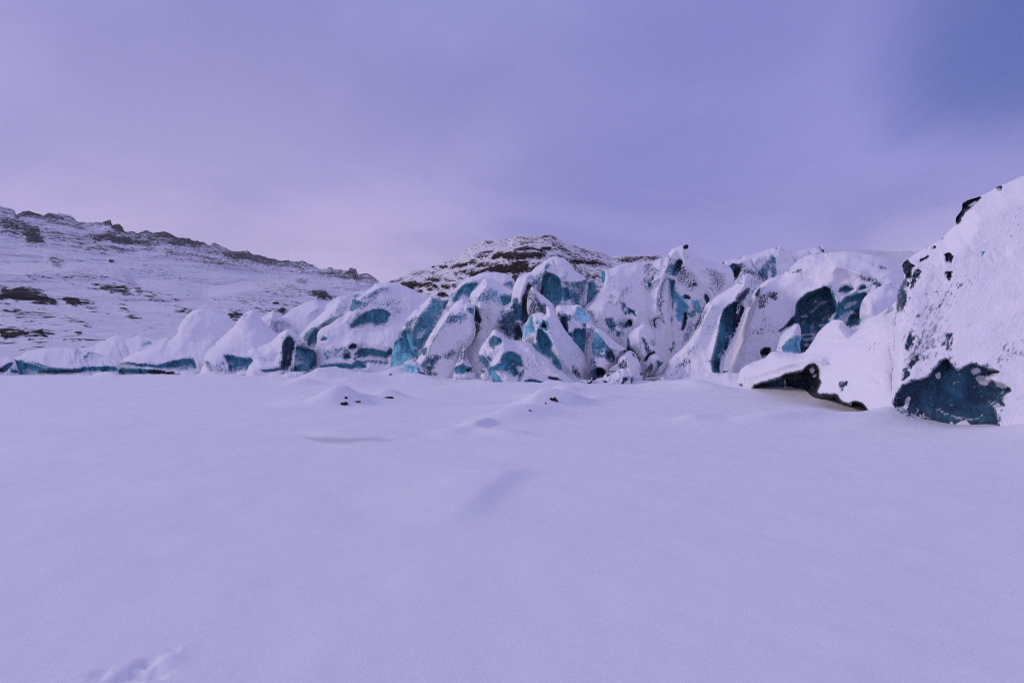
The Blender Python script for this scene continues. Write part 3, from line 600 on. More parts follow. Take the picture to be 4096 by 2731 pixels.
serac('serac', 'narrow snow fin with a near-black speckled right flank beside the teal-footed ice cliff', 'serac', P('c2', '640,1130 770,1076 850,1040 930,975 1000,937 1050,950 1092,985 1082,1060 1075,1180 1045,1300 960,1325 780,1340 690,1345 630,1300 660,1270 700,1215'), 48.5, bulge=1.6, R=50, lean=.6,
      ices=[I('c2', '963,1090 985,1030 1030,1000 1062,1040 1060,1110 1045,1190 1020,1290 975,1316 955,1262 958,1190', .18, .92, .7, 9), I('c2', '786,1296 850,1290 950,1280 955,1300 800,1312', .3, 1, .4, 4), I('c2', '740,1170 830,1190 900,1210 890,1230 780,1220', .15, .36, .1, 12)],
      ridges=[Rg('c2', '1000,945 985,1020 965,1100 955,1200', .8, 12)], group=SH)
serac('serac', 'smooth pale snow slope rising behind the left pyramids towards the high ridge', 'serac', P('c2', '930,850 1000,790 1060,742 1180,687 1270,670 1340,720 1400,672 1490,630 1558,648 1540,700 1500,800 1300,960 1150,1060 1000,1060 950,960'), 68, bulge=2.0, lean=.9,
      ices=[I('c2', '965,830 1000,840 1050,900 1040,930 985,930', .3, .42, .2, 18)], ridges=[Rg('c2', '1220,780 1290,740 1340,700', .8, 14)], group=SH)

# --- centre left: teal-footed cliff, big dome, tilted slab
serac('serac', 'snowy ice ridge with a bulging teal wall at its foot, left end of high front', 'serac', P('c2', '1040,1310 1052,1200 1066,1100 1100,1010 1160,930 1240,850 1330,770 1440,680 1490,668 1545,730 1580,775 1500,880 1400,930 1310,960 1290,1010 1290,1100 1310,1160 1340,1250 1350,1310 1200,1345'), 53, bulge=1.8, R=55, lean=.5,
      ices=[I('c2', '1060,1112 1090,1085 1140,1100 1190,1112 1240,1108 1255,1125 1300,1160 1312,1220 1330,1290 1250,1304 1200,1332 1150,1334 1046,1308 1044,1272 1085,1262 1132,1240 1080,1210 1062,1150', .62, 1, .9, 6), I('c2', '1155,1000 1200,945 1235,915 1272,918 1278,1030 1250,1112 1190,1112 1172,1050', .36, .85, .35, 12), I('c2', '1445,720 1472,672 1500,690 1540,730 1552,770 1480,812 1430,790', .40, .8, .5, 10),
            I('c2', '1290,890 1350,820 1430,760 1480,800 1400,860 1320,910', .36, .52, .2, 16), I('c2', '1240,1140 1300,1160 1320,1290 1220,1310 1200,1250', .40, 1, .5, 8), I('c2', '1120,1010 1180,1000 1180,1100 1110,1090', .3, .38, .1, 14)],
      ridges=[Rg('c2', '1270,920 1200,1000 1180,1080 1240,1150 1200,1290', .7, 16)], group=SH)
serac('serac', 'big rounded snow dome streaked with dark teal hollows, above the teal-footed cliff', 'serac', P('c2', '1300,1300 1262,1160 1244,1105 1272,1040 1288,945 1400,870 1560,765 1596,625 1640,590 1720,580 1790,530', 'c3', '230,520 340,513 430,520 530,560 620,605 730,640 760,760 700,900 600,1010 520,1100 500,1200 420,1290 200,1300 0,1300'), 50, bulge=2.4, R=75, lean=.55,
      ices=[I('c3', '8,905 60,832 120,790 200,760 300,752 350,782 362,812 320,872 280,897 222,904 200,882 140,890 60,907 10,932', .36, 1, .8, 9), I('c3', '100,655 160,590 240,540 330,522 420,542 520,582 600,622 500,642 400,622 300,602 200,640', .36, .50, .25, 22), I('c3', '34,626 90,588 108,610 70,642 40,647', .40, 1, .4, 6), I('c3', '-10,690 40,665 105,702 60,742 -5,772', .34, .95, .5, 8), I('c3', '60,720 130,690 200,660 230,650 160,700 90,760', .36, .5, .2, 14),
            I('c3', '72,1122 130,1110 200,1108 330,1132 362,1100 384,1150 320,1192 200,1182 100,1192 66,1182', .36, .92, .5, 8), I('c3', '60,1202 200,1188 330,1212 322,1242 200,1238 80,1228', .3, .55, .3, 9), I('c3', '0,1076 36,1063 52,1085 22,1106 0,1100', .25, 1, .6, 4), I('c2', '1562,1086 1590,1065 1620,1085 1602,1106 1568,1100', .25, 1, .6, 4),
            I('c2', '1340,1132 1450,1116 1550,1112 1562,1190 1450,1192 1350,1190', .36, .55, .3, 12), I('c2', '1517,1172 1545,1150 1566,1180 1546,1197 1522,1195', .25, 1, .6, 4), I('c2', '1310,1256 1450,1240 1600,1246 1606,1290 1500,1297 1400,1294 1318,1286', .42, 1, .5, 6), I('c2', '1620,1252 1652,1234 1712,1260 1702,1286 1626,1282', .36, .9, .4, 5), I('c2', '1308,1016 1335,1004 1354,1018 1340,1036 1312,1032', .42, 1, .5, 4),
            I('c2', '1600,1190 1630,1140 1640,1220 1605,1230', .3, .6, .3, 8), I('c3', '230,700 350,690 450,760 440,800 380,760 300,730', .36, .42, .15, 18)],
      ridges=[Rg('c3', '0,900 180,940 330,900 420,780', -.7, 30), Rg('c3', '60,690 200,590 330,530', .7, 26), Rg('c3', '0,1060 120,1050 330,1080', .7, 22)], group=SH)
serac('serac', 'tilted scaly blue-grey ice slab standing on a smooth teal foot, centre left', 'serac', P('c3', '355,1275 372,1180 395,1090 400,1050 425,990 470,900 540,800 620,720 700,652 742,626 790,630 818,680 834,756 792,850 735,960 690,1050 660,1110 640,1180 610,1230 560,1260 480,1280'), 46, bulge=1.5, R=40, lean=.36,
      ices=[I('c3', '718,658 768,628 800,640 834,755 792,850 732,950 690,1040 640,1060 590,1062 552,1002 560,932 600,862 660,762 712,692', .45, .74, .4, 18), I('c3', '372,1100 430,1000 480,940 540,950 558,1010 600,1060 570,1110 600,1150 572,1200 520,1222 470,1270 365,1275', .60, 1, .8, 7), I('c3', '505,885 560,822 612,820 560,902 530,932', .36, .7, .3, 10), I('c3', '430,1000 470,930 540,900 550,950 480,960 440,1040', .3, .6, .2, 10), I('c3', '560,1010 600,1060 640,1040 640,1090 600,1120 610,1200 575,1180 570,1110', .52, .9, .4, 6)],
      ridges=[Rg('c3', '740,635 640,780 565,920 555,1010 575,1120', .9, 14), Rg('c3', '445,1010 470,1100 560,1180', .6, 14), Rg('c3', '500,1000 520,1080 580,1180', -.5, 12)], group=SH)
serac('serac', 'tiny dark teal ice lump peeping out behind the top of the tilted scaly slab', 'serac', P('c3', '790,720 820,670 850,648 892,640 900,690 870,740 820,770'), 58, bulge=.8, lean=.4, ices=[I('c3', '800,730 825,675 860,660 880,690 850,740 820,750', .36, .9, .3, 10)], ext=False, group=SH)
serac('serac', 'large white snow-plastered slab with grey wind scales, right of the tilted blue slab', 'serac', P('c3', '590,1250 640,1140 700,1000 770,900 840,800 900,730 945,695 1010,655 1062,688 1112,718 1122,765 1112,850 1126,950 1112,1000 1060,1080 1020,1110 1000,1200 960,1290 930,1345 780,1372 670,1320'), 41, bulge=1.6, R=60, lean=.36,
      ices=[I('c3', '845,862 900,800 960,780 1050,792 1052,830 980,862 900,882', .32, .52, .2, 20), I('c3', '1064,746 1106,740 1102,790 1070,782', .42, .9, .3, 6), I('c3', '640,1250 700,1180 800,1180 770,1230 720,1312 660,1282', .25, .56, .2, 14), I('c3', '840,1165 920,1118 934,1150 880,1195', .28, .56, .2, 12), I('c3', '700,1130 740,1000 780,920 790,960 740,1060', .28, .46, .2, 14), I('c3', '650,1120 680,1100 675,1150 655,1160', .36, .9, .3, 5), I('c3', '640,1290 740,1310 780,1340 700,1340', .15, .5, .2, 10), I('c3', '960,690 1000,662 1020,690 970,710', .3, .45, .1, 8)],
      ridges=[Rg('c3', '960,690 860,840 760,1000 690,1150', .7, 22), Rg('c3', '1080,700 1100,850 1090,980', .5, 14)], group=SH)
serac('serac', 'small pointed ice spike with a dark blue base at the foot of the white slab', 'serac', P('c3', '922,1345 932,1285 975,1190 998,1100 1014,1050 1032,1100 1044,1180 1095,1262 1140,1315 1110,1348 1000,1350'), 38.5, bulge=.8, lean=.3, sink=30,
      ices=[I('c3', '944,1312 950,1270 1000,1248 1082,1262 1082,1312 1000,1340 950,1336', .42, .9, .4, 9), I('c3', '985,1190 1000,1110 1022,1130 1012,1190', .3, .6, .2, 8), I('c3', '1060,1290 1120,1300 1110,1318 1060,1318', .05, .9, .3, 5)], group=SH)
serac('serac', 'high rounded ice dome with a hollow turquoise scoop, in front of the rocky hill', 'serac', P('c3', '880,760 888,690 900,602 960,550 1060,474 1170,432 1290,419 1400,431 1442,460 1474,520 1480,640 1440,800 1300,900 1100,900'), 52, bulge=2.0, R=60, lean=.34,
      ices=[I('c3', '935,692 960,612 1010,540 1070,515 1142,515 1120,562 1092,602 1082,652 1050,647 1000,642', .62, 1, 1.0, 7), I('c3', '1378,490 1430,474 1466,520 1460,562 1400,532', .36, .52, .2, 14), I('c3', '900,640 920,600 960,570 950,640 930,690', .4, .5, .2, 12), I('c3', '1100,480 1200,450 1300,445 1200,480', .3, .3, .1, 12)],
      ridges=[Rg('c3', '905,690 930,610 1000,540 1100,500', .5, 12)], group=SH)
serac('serac', 'snow prism with sharp white edge and frosted right face, before the turquoise-scooped dome', 'serac', P('c3', '1078,660 1090,602 1150,540 1216,472 1300,500 1450,578 1470,640 1440,740 1380,900 1330,1000 1260,1100 1240,1220 1260,1345 1130,1350 1030,1345 1020,1210 1050,1100 1100,1020 1100,800'), 44, bulge=1.5, R=50, lean=.30,
      ices=[I('c3', '1150,642 1230,560 1232,482 1320,522 1442,582 1432,692 1380,712 1300,692 1200,702 1150,692', .50, .53, .3, 24), I('c3', '1358,645 1430,625 1432,690 1380,718', .46, .95, .4, 8), I('c3', '1116,740 1140,758 1168,860 1152,882 1122,862 1112,800', .22, 1, .8, 6), I('c3', '1125,880 1160,880 1150,960 1122,985', .12, .55, .4, 8), I('c3', '1040,1080 1060,1050 1070,1000 1040,1040', .2, .5, .2, 6)],  # dark strip paints the shade of the slit beside the white slab
      ridges=[Rg('c3', '1216,480 1222,545 1165,620 1140,690 1180,760', .8, 14), Rg('c3', '1170,700 1168,860 1130,1000', .6, 12)], group=SH)

# --- centre: towers
serac('serac', 'tallest central ice tower, snow-capped over a deep fluted teal hollow', 'serac', P('c4', '180,930 188,860 246,740 312,690 336,590 370,500 402,455 480,428 570,358 640,310 705,280 745,284 802,300 852,350 902,410 962,448 1004,490 1010,580 1000,680 960,760 820,800 700,860 600,900 520,960 440,1060 350,1040'), 43, bulge=1.8, R=48, lean=.25, thick=5,
      ices=[I('c4', '604,470 640,430 690,440 752,470 775,560 780,642 742,702 716,755 700,722 640,672 598,612 598,612 598,540', .64, 1, 1.1, 7), I('c4', '780,582 830,560 852,650 810,674 780,652', .5, .95, .5, 8), I('c4', '765,502 850,520 960,462 1004,490 962,600 952,690 902,722 852,650 836,560', .28, .56, .3, 18), I('c4', '488,522 540,442 620,382 642,402 600,502 592,592 550,542 520,562', .30, .54, .25, 16), I('c4', '480,522 502,560 462,642 482,800 442,902 420,852 412,742 438,642', .14, .95, .9, 7),
            I('c4', '188,902 240,782 312,702 382,692 412,762 422,882 402,1032 330,1012 250,952', .22, .58, .3, 16), I('c4', '340,690 372,660 412,760 420,850 380,860 350,800', .32, .9, .4, 8), I('c4', '362,900 410,900 425,1000 400,1036 360,1030', .12, .9, .4, 9), I('c4', '610,360 660,315 705,285 700,320 640,370', .36, .5, .1, 9), I('c4', '600,560 606,620 640,670 620,660 598,610', .02, 1, .5, 4), I('c4', '690,300 716,284 718,330 700,330', .1, .55, .1, 5)],
      ridges=[Rg('c4', '650,320 615,430 600,560', .6, 10), Rg('c4', '755,470 776,560 782,660', .6, 9), Rg('c4', '370,500 330,640 250,760 190,890', .5, 18), Rg('c4', '480,430 430,560 400,700', .7, 20), Rg('c4', '640,480 650,600 700,720', -.35, 8), Rg('c4', '690,460 720,590 730,700', -.35, 8)], group=SH)
serac('serac', 'speckled snowy fin leaning in front of the tallest central tower', 'serac', P('c4', '462,720 470,650 484,595 512,548 562,600 642,650 702,718 718,765 700,830 640,860 560,870 500,860 470,800'), 40, bulge=1.0, lean=.25, ices=[I('c4', '475,740 490,620 515,565 560,620 630,700 650,740 640,800 560,800 490,830', .18, .55, .25, 22)], ridges=[Rg('c4', '512,552 540,680 560,800', .7, 14)], ext=False, group=SH)
serac('serac', 'rounded dark teal ice knob at the right shoulder of the tallest central tower', 'serac', P('c4', '944,680 948,600 966,540 1002,498 1042,480 1082,522 1102,590 1084,645 1050,700 1000,760 960,760'), 45, bulge=1.1, lean=.25, ices=[I('c4', '950,680 955,600 972,545 1005,510 1040,492 1075,525 1096,590 1078,640 1030,690 990,720 960,730', .42, .92, .25, 16), I('c4', '950,640 968,660 975,720 955,720', .03, .95, .3, 5)], ext=False, group=SH)
serac('serac', 'pale blue shattered ice block with a teal fin-shaped face, left of cyan-topped pillar', 'serac', P('c4', '428,1050 438,930 470,845 520,795 590,785 638,800 640,718 702,758 762,860 822,960 862,1000 884,1040 962,1130 1002,1250 1060,1400 1050,1480 940,1480 700,1420 600,1310 520,1110'), 33.5, bulge=1.3, R=42, lean=.34,
      ices=[I('c4', '436,1015 443,930 470,852 512,812 524,900 532,950 470,992', .80, .85, .3, 10), I('c4', '556,962 574,930 620,960 662,1010 692,1072 666,1120 682,1195 612,1152 570,1112 554,1032', .55, 1, .7, 5), I('c4', '612,850 640,862 664,920 632,942 600,912', .66, 1, .5, 5), I('c4', '668,1118 702,1150 760,1230 768,1282 742,1288 692,1202', .66, .95, .5, 6), I('c4', '520,830 600,800 630,840 600,900 540,920', .5, .46, .2, 16), I('c4', '590,905 620,890 632,935 600,920', .1, .95, .4, 4), I('c4', '520,1070 560,1080 570,1120 540,1110', .5, .9, .3, 5), I('c4', '880,1265 910,1270 935,1345 905,1340', .08, .5, .2, 6)],
      ridges=[Rg('c4', '640,730 640,860 690,1000 760,1150 860,1300', .9, 22), Rg('c4', '560,940 556,1040 600,1140', .4, 8)], group=SH)
serac('serac', 'upright ice pillar with a bright cyan top and a dark cleft, beside the snow saddle', 'serac', P('c4', '715,800 738,722 800,713 880,718 920,710 982,750 1032,810 1056,880 1090,930 1085,1020 1070,1150 1060,1250 1056,1420 1000,1400 960,1260 900,1120 830,1020 760,900'), 35.5, bulge=1.2, R=36, lean=.28,
      ices=[I('c4', '898,742 920,714 970,745 1020,800 1042,850 1000,892 970,912 940,872 900,852', .82, .95, .4, 8), I('c4', '878,992 900,930 960,940 982,1000 972,1132 940,1122 900,1062 880,1012', .52, 1, .6, 7), I('c4', '764,842 800,814 822,880 826,940 812,962 790,902', .18, 1, .8, 5), I('c4', '972,920 990,900 985,1000 972,1000', .04, 1, .5, 4), I('c4', '725,790 790,740 830,770 780,820', .28, .45, .2, 12), I('c4', '800,810 860,810 850,850 820,850', .3, .5, .1, 8), I('c4', '990,960 1030,900 1060,910 1010,1010 985,1090', .36, .5, .2, 10), I('c4', '830,975 860,965 865,990 845,995', .3, .9, .2, 4)],
      ridges=[Rg('c4', '1050,880 1000,1000 985,1130', .5, 10), Rg('c4', '1060,900 1058,1100 1050,1300', .6, 14)], group=SH)
serac('serac', 'frosted blue ice buttress with dark cave at its foot, right of cyan-topped pillar', 'serac', P('c4', '1042,1395 1040,1250 1046,1130 1062,975 1090,918 1152,948 1202,998 1282,1060 1352,1108 1350,1145 1300,1185 1262,1240 1200,1290 1190,1340 1130,1390 1060,1405'), 32.5, bulge=1.1, R=36, lean=.33, sink=25,
      ices=[I('c4', '1046,1140 1068,970 1100,945 1150,1015 1202,1060 1242,1170 1252,1202 1202,1222 1170,1192 1100,1162', .46, .78, .4, 14), I('c4', '1054,1385 1058,1300 1110,1275 1172,1310 1142,1372 1080,1398', .17, 1, .6, 6), I('c4', '1180,1140 1220,1130 1255,1195 1205,1222 1178,1195', .25, .95, .4, 6), I('c4', '1040,1200 1075,1200 1085,1290 1050,1300', .25, .5, .2, 10), I('c4', '1335,1115 1352,1120 1348,1145 1338,1140', .1, .9, .2, 3), I('c4', '1100,1290 1140,1290 1150,1340 1110,1370', .05, .9, .4, 6)],
      ridges=[Rg('c4', '1095,930 1150,1040 1240,1110 1330,1125', .5, 12), Rg('c4', '1062,990 1052,1160 1050,1300', .5, 9)], group=SH)
serac('serac', 'large front snow block with a round teal ice eye, nearest of the central seracs', 'serac', P('c4', '36,1150 56,1080 120,1000 165,935 212,950 262,990 342,1030 432,1033 502,1060 562,1130 642,1190 722,1260 802,1330 882,1400 942,1450 1010,1480 950,1492 830,1490 600,1455 400,1445 165,1440 120,1310 58,1225'), 29, bulge=1.3, R=55, lean=.5, sink=40,
      ices=[I('c4', '118,1105 138,1000 190,988 242,1030 222,1080 160,1112', .36, .9, .3, 10), I('c4', '225,1245 258,1160 310,1133 370,1150 406,1190 418,1260 382,1292 362,1362 310,1342 280,1322 240,1312', .42, 1, .4, 9), I('c4', '122,1290 160,1268 225,1238 242,1312 180,1302 205,1350 252,1410 275,1440 172,1440', .56, 1, .5, 7), I('c4', '44,1170 120,1180 132,1230 110,1282 70,1232', .3, .62, .2, 10), I('c4', '446,1414 480,1380 560,1390 592,1420', .36, .95, .4, 6), I('c4', '660,1362 690,1354 772,1400 768,1428 720,1412', .18, 1, .4, 5), I('c4', '370,1290 410,1260 440,1270 410,1400 390,1420', .2, .52, .2, 10)],
      ridges=[Rg('c4', '165,945 260,1010 420,1060 560,1180 760,1350', .5, 22), Rg('c4', '130,1290 200,1240 250,1150', .4, 16)], group=SH)
serac('ice_block', 'small snow-topped blue ice stub at the right toe of the ice-eyed front block', 'ice block', P('d5', '370,880 395,790 405,730 440,720 520,735 560,690 575,740 530,810 505,862 480,872 430,850'), 27.5, bulge=.4, lean=.25, sink=16, jag=1.5, step=2.5,
      ices=[I('d5', '408,800 410,755 450,745 500,750 505,790 440,805', .45, .95, .15, 5), I('d5', '425,815 460,830 520,825 500,862 480,866 440,850', .08, 1, .2, 4), I('d5', '535,690 560,680 568,720 540,790 530,760', .1, .7, .1, 4)], group='small ice blocks at the foot of the front')

# --- centre right: snow saddle, hollows, peak
serac('serac', 'wide smooth snow saddle pitted with dark holes, right of the tallest tower', 'serac', P('c4', '955,760 1062,640 1112,560 1140,490 1138,402 1200,390 1380,334 1520,334 1600,328 1680,300 1780,500 1760,800 1760,1100 1680,1240 1540,1260 1400,1220 1280,1120 1180,1040 1080,960 1000,860'), 40, bulge=1.6, R=60, lean=.46,
      ices=[I('c4', '1138,410 1160,420 1160,480 1140,512', .45, .95, .3, 5), I('c4', '1378,850 1408,868 1392,912 1352,922 1345,905', .05, 1, .7, 4), I('c4', '1318,700 1362,740 1352,800 1330,762', .2, .75, .3, 8), I('c4', '1375,752 1430,768 1436,812 1402,792 1385,800', .30, .9, .5, 5), I('c4', '1178,850 1220,840 1255,900 1242,932 1200,892', .28, .75, .3, 8), I('c4', '1514,402 1550,340 1590,350 1592,400 1540,442', .12, .78, .4, 9), I('c4', '1280,880 1340,840 1350,900 1300,940', .3, .5, .2, 12), I('c4', '1090,560 1130,520 1110,590 1095,600', .3, .55, .2, 8), I('c4', '1120,680 1250,640 1340,690 1280,720 1160,720', .3, .32, .1, 24), I('c4', '990,740 1040,780 1080,860 1040,820', .3, .5, .1, 10), I('c4', '1275,960 1300,960 1295,985 1280,985', .3, .9, .3, 4), I('c4', '1490,480 1560,470 1570,560 1510,530', .3, .4, .1, 16)],
      ridges=[Rg('c4', '1400,920 1370,1010 1365,1120', -.6, 26), Rg('c4', '1440,800 1440,880 1400,960 1500,900', .7, 16), Rg('c4', '1640,420 1560,700 1600,900', -.8, 36), Rg('c4', '1150,760 1260,930 1360,1080', .5, 22)], group=SH)
serac('serac', 'rounded snow buttress with teal left edge and black arch at its foot, below pitted saddle', 'serac', P('d5', '1035,350 1040,180 1090,80 1190,10 1320,-10 1400,130 1450,320 1480,430 1420,520 1290,560 1230,620 1200,480 1100,345'), 35.5, bulge=1.0, R=42, lean=.3,
      ices=[I('d5', '1040,170 1062,240 1078,322 1045,355', .5, 1, .3, 7), I('d5', '1268,475 1322,392 1360,366 1420,368 1345,412 1305,488', .03, 1, .7, 5), I('d5', '1235,175 1290,260 1312,360 1338,345 1320,300 1270,200', .2, .62, .2, 8), I('d5', '1360,200 1400,260 1420,330 1370,260', .3, .5, .1, 10), I('d5', '1070,80 1170,60 1180,160 1090,180', .3, .33, .1, 16), I('d5', '1070,310 1150,390 1200,460 1150,420', .1, .62, .2, 6)], ridges=[Rg('d5', '1200,20 1200,200 1240,400', .5, 24)], group=SH)
serac('serac', 'low snow wedge with scratched grey edges under the black arch', 'serac', P('d5', '1290,540 1320,450 1355,402 1400,372 1440,375 1490,440 1530,515 1480,560 1400,590 1330,600'), 33.5, bulge=.6, lean=.3, sink=22,
      ices=[I('d5', '1440,455 1480,470 1522,510 1480,545 1450,500', .25, .6, .15, 8), I('d5', '1330,570 1365,520 1360,570 1340,585', .15, .6, .15, 6), I('d5', '1340,400 1380,390 1385,430 1350,420', .2, .5, .1, 6)], ridges=[Rg('d5', '1400,380 1425,480 1440,570', .5, 8)], group=SH)
serac('ice_block', 'snow wedge with a scratched grey knob on its left end, below frosted blue buttress', 'ice block', P('d5', '905,560 920,440 1000,385 1075,335 1150,420 1225,550 1265,650 1180,690 1050,690 940,640'), 31.5, bulge=.7, lean=.35, sink=24,
      ices=[I('d5', '918,530 955,490 1005,480 1025,550 990,575 945,565', .22, .58, .2, 9), I('d5', '1075,332 1150,405 1200,460 1170,440 1100,370', .1, .6, .1, 5), I('d5', '1235,610 1262,620 1262,650 1240,645', .08, .8, .1, 4)], ridges=[Rg('d5', '1000,400 1060,520 1100,660', .4, 14)], group='small ice blocks at the foot of the front')
serac('ice_block', 'dark scratched boulder-like ice lump half drifted over, at the foot of the frosted buttress', 'ice block', P('d5', '690,800 705,720 745,650 830,655 960,572 1080,650 1160,740 1240,810 1100,830 900,830'), 28, bulge=.6, lean=.9, sink=24, jag=1.5, step=3,
      ices=[I('d5', '905,730 960,758 1000,708 1078,688 1104,742 1062,792 948,804', .14, .66, .2, 8), I('d5', '704,765 715,720 740,735 805,752 758,758', .06, .8, .2, 5), I('d5', '765,650 785,600 800,635 830,652', .2, .7, .1, 4)], group='small ice blocks at the foot of the front')
serac('serac', 'pointed snow peak split by dark clefts over teal ice, stone on its summit', 'serac', P('c5', '90,560 140,430 165,345 268,328 360,288 400,232 460,194 525,180 572,204 640,260 722,310 822,330 890,346 960,400 980,560 900,700 800,800 700,920 620,1040 540,1120 430,1190 350,1235 280,1200 220,1080 160,900 110,700'), 41.5, bulge=1.7, R=55, lean=.36, thick=6,
      ices=[I('c5', '425,442 440,370 462,335 490,313 508,330 496,400 460,462', .20, .95, .7, 6), I('c5', '318,570 368,485 425,500 422,580 382,640 332,655', .56, .92, .5, 8), I('c5', '396,700 410,600 428,500 442,520 428,640 422,740 385,808 380,770', .02, 1, 1.0, 5), I('c5', '432,520 452,600 520,640 567,700 552,770 546,830 522,942 510,902 532,790 500,872 460,832 458,750 470,690 432,680', .62, .85, .4, 9), I('c5', '535,790 548,790 546,850 518,945 512,930 530,850', .03, 1, .5, 4),
            I('c5', '188,460 260,370 340,338 342,382 302,450 242,512 220,542', .40, .62, .3, 10), I('c5', '168,425 200,343 246,355 242,402 200,442', .08, .82, .4, 8), I('c5', '205,440 240,430 245,500 218,545', .3, .9, .5, 5), I('c5', '500,370 562,430 642,520 622,582 530,542 468,490', .2, .47, .1, 20), I('c5', '720,370 882,380 902,480 852,602 780,562 720,450', .22, .43, .1, 26), I('c5', '534,624 570,638 582,662 545,657', .12, .95, .3, 4), I('c5', '718,622 752,662 735,698', .15, .85, .3, 5), I('c5', '636,912 722,732 738,722 682,862 650,922', .15, .6, .2, 7), I('c5', '258,842 300,822 320,852 302,952 268,902', .14, .82, .4, 7), I('c5', '325,1026 345,1018 348,1044 330,1048', .01, 1, .6, 3), I('c5', '390,850 405,810 413,852 400,872', .03, 1, .5, 3), I('c5', '345,1130 355,1115 352,1180 343,1160', .02, 1, .4, 3), I('c5', '500,1080 560,900 620,880 590,980 530,1060', .32, .46, .1, 16), I('c5', '380,1160 420,1060 440,1045 430,1110', .15, .52, .1, 8), I('c5', '600,690 640,690 675,760 655,775', .6, .7, .2, 4), I('c5', '575,790 610,765 620,800 590,820', .3, .6, .2, 6), I('c5', '390,390 420,350 440,380 420,440 385,420', .36, .6, .2, 10), I('c5', '300,670 340,700 370,800 350,900 310,800', .22, .48, .15, 16), I('c5', '330,330 390,280 385,305 340,340', .2, .7, .2, 5), I('c5', '610,520 640,525 640,548 615,545', .1, .8, .2, 4)],
      ridges=[Rg('c5', '440,220 380,320 360,440 290,600 280,760', .7, 18), Rg('c5', '240,520 340,440 400,300', .6, 12), Rg('c5', '500,380 450,500 460,620 570,720', .6, 12), Rg('c5', '395,1010 410,880 430,760', -.6, 20), Rg('c5', '520,200 600,400 760,600', .5, 36), Rg('c5', '310,800 380,930 390,1100', .5, 14)], group=SH)
serac('glacier_ice', 'far snow-covered ice shoulder with narrow dark blue wall, right of the pointed peak', 'serac', P('c5', '872,338 960,305 1042,278 1180,250 1352,192 1450,224 1530,240 1620,216 1740,195 1800,210 1840,400 1700,560 1500,640 1300,660 1100,640 950,660 880,600 880,450'), 58, bulge=1.6, R=50, lean=.42,
      ices=[I('c5', '882,580 905,470 925,395 965,348 1042,370 1012,450 972,520 932,562', .26, .95, .9, 9), I('c5', '985,420 1042,368 1030,420 975,520', .03, 1, .6, 5), I('c5', '1200,472 1200,402 1280,330 1312,278 1325,285 1285,390 1250,492 1220,482', .32, .56, .3, 12), I('c5', '1320,300 1336,300 1340,460 1322,462', .36, .7, .3, 5), I('c5', '1064,402 1170,402 1192,452 1070,432', .25, .52, .2, 14), I('c5', '1000,322 1050,278 1042,300 1010,322', .25, .95, .4, 4), I('c5', '870,318 890,318 888,345 872,342', .02, .95, .2, 4), I('c5', '1350,190 1362,190 1366,210 1354,206', .05, .9, .1, 3), I('c5', '1730,192 1748,196 1780,235 1770,232', .08, .85, .1, 3), I('c6', '830,205 950,210 962,222 840,217', .2, .7, .1, 3), I('c6', '470,190 560,210 545,215 470,200', .2, .5, .1, 5)], group=SH)

# --- right: long ramp, big dome, dark hollows
serac('serac', 'long smooth snow ramp ending in a tall sheer navy ice face', 'serac', P('c5', '270,1320 420,1180 552,1060 640,920 722,722 822,630 1000,512 1052,446 1122,440 1130,560 1112,650 1080,740 1040,840 1000,960 960,1080 900,1200 850,1330 820,1365 700,1400 400,1410'), 33, 31, bulge=1.3, R=45, lean=.55,
      ices=[I('c5', '868,792 930,722 990,690 1003,720 1002,850 988,960 950,1022 902,1122 846,1202 832,1325 790,1312 778,1202 820,1080 852,902', .27, .98, 1.0, 7), I('c5', '780,1205 822,1080 850,920 868,930 850,1100 835,1320 792,1312', .38, .62, .2, 10), I('c5', '998,652 1050,602 1112,562 1116,592 1062,672 1050,742 1002,782', .14, .8, .6, 9), I('c5', '992,920 1010,820 1050,732 1062,752 1012,902', .03, 1, .8, 5), I('c5', '620,920 700,780 735,730 700,850 640,940', .15, .5, .15, 10), I('c5', '480,1245 520,1215 580,1200 560,1230 490,1255', .12, .45, .1, 9), I('c5', '330,1330 400,1260 440,1240 370,1310', .12, .46, .1, 7), I('c5', '520,1070 600,960 620,980 560,1060', .3, .42, .1, 12), I('c5', '1020,510 1060,470 1060,520', .3, .5, .1, 8)],
      ridges=[Rg('c5', '870,790 830,960 780,1200 790,1310', .5, 9), Rg('c5', '1000,520 800,700 680,900 540,1090', .6, 22)], group=SH)
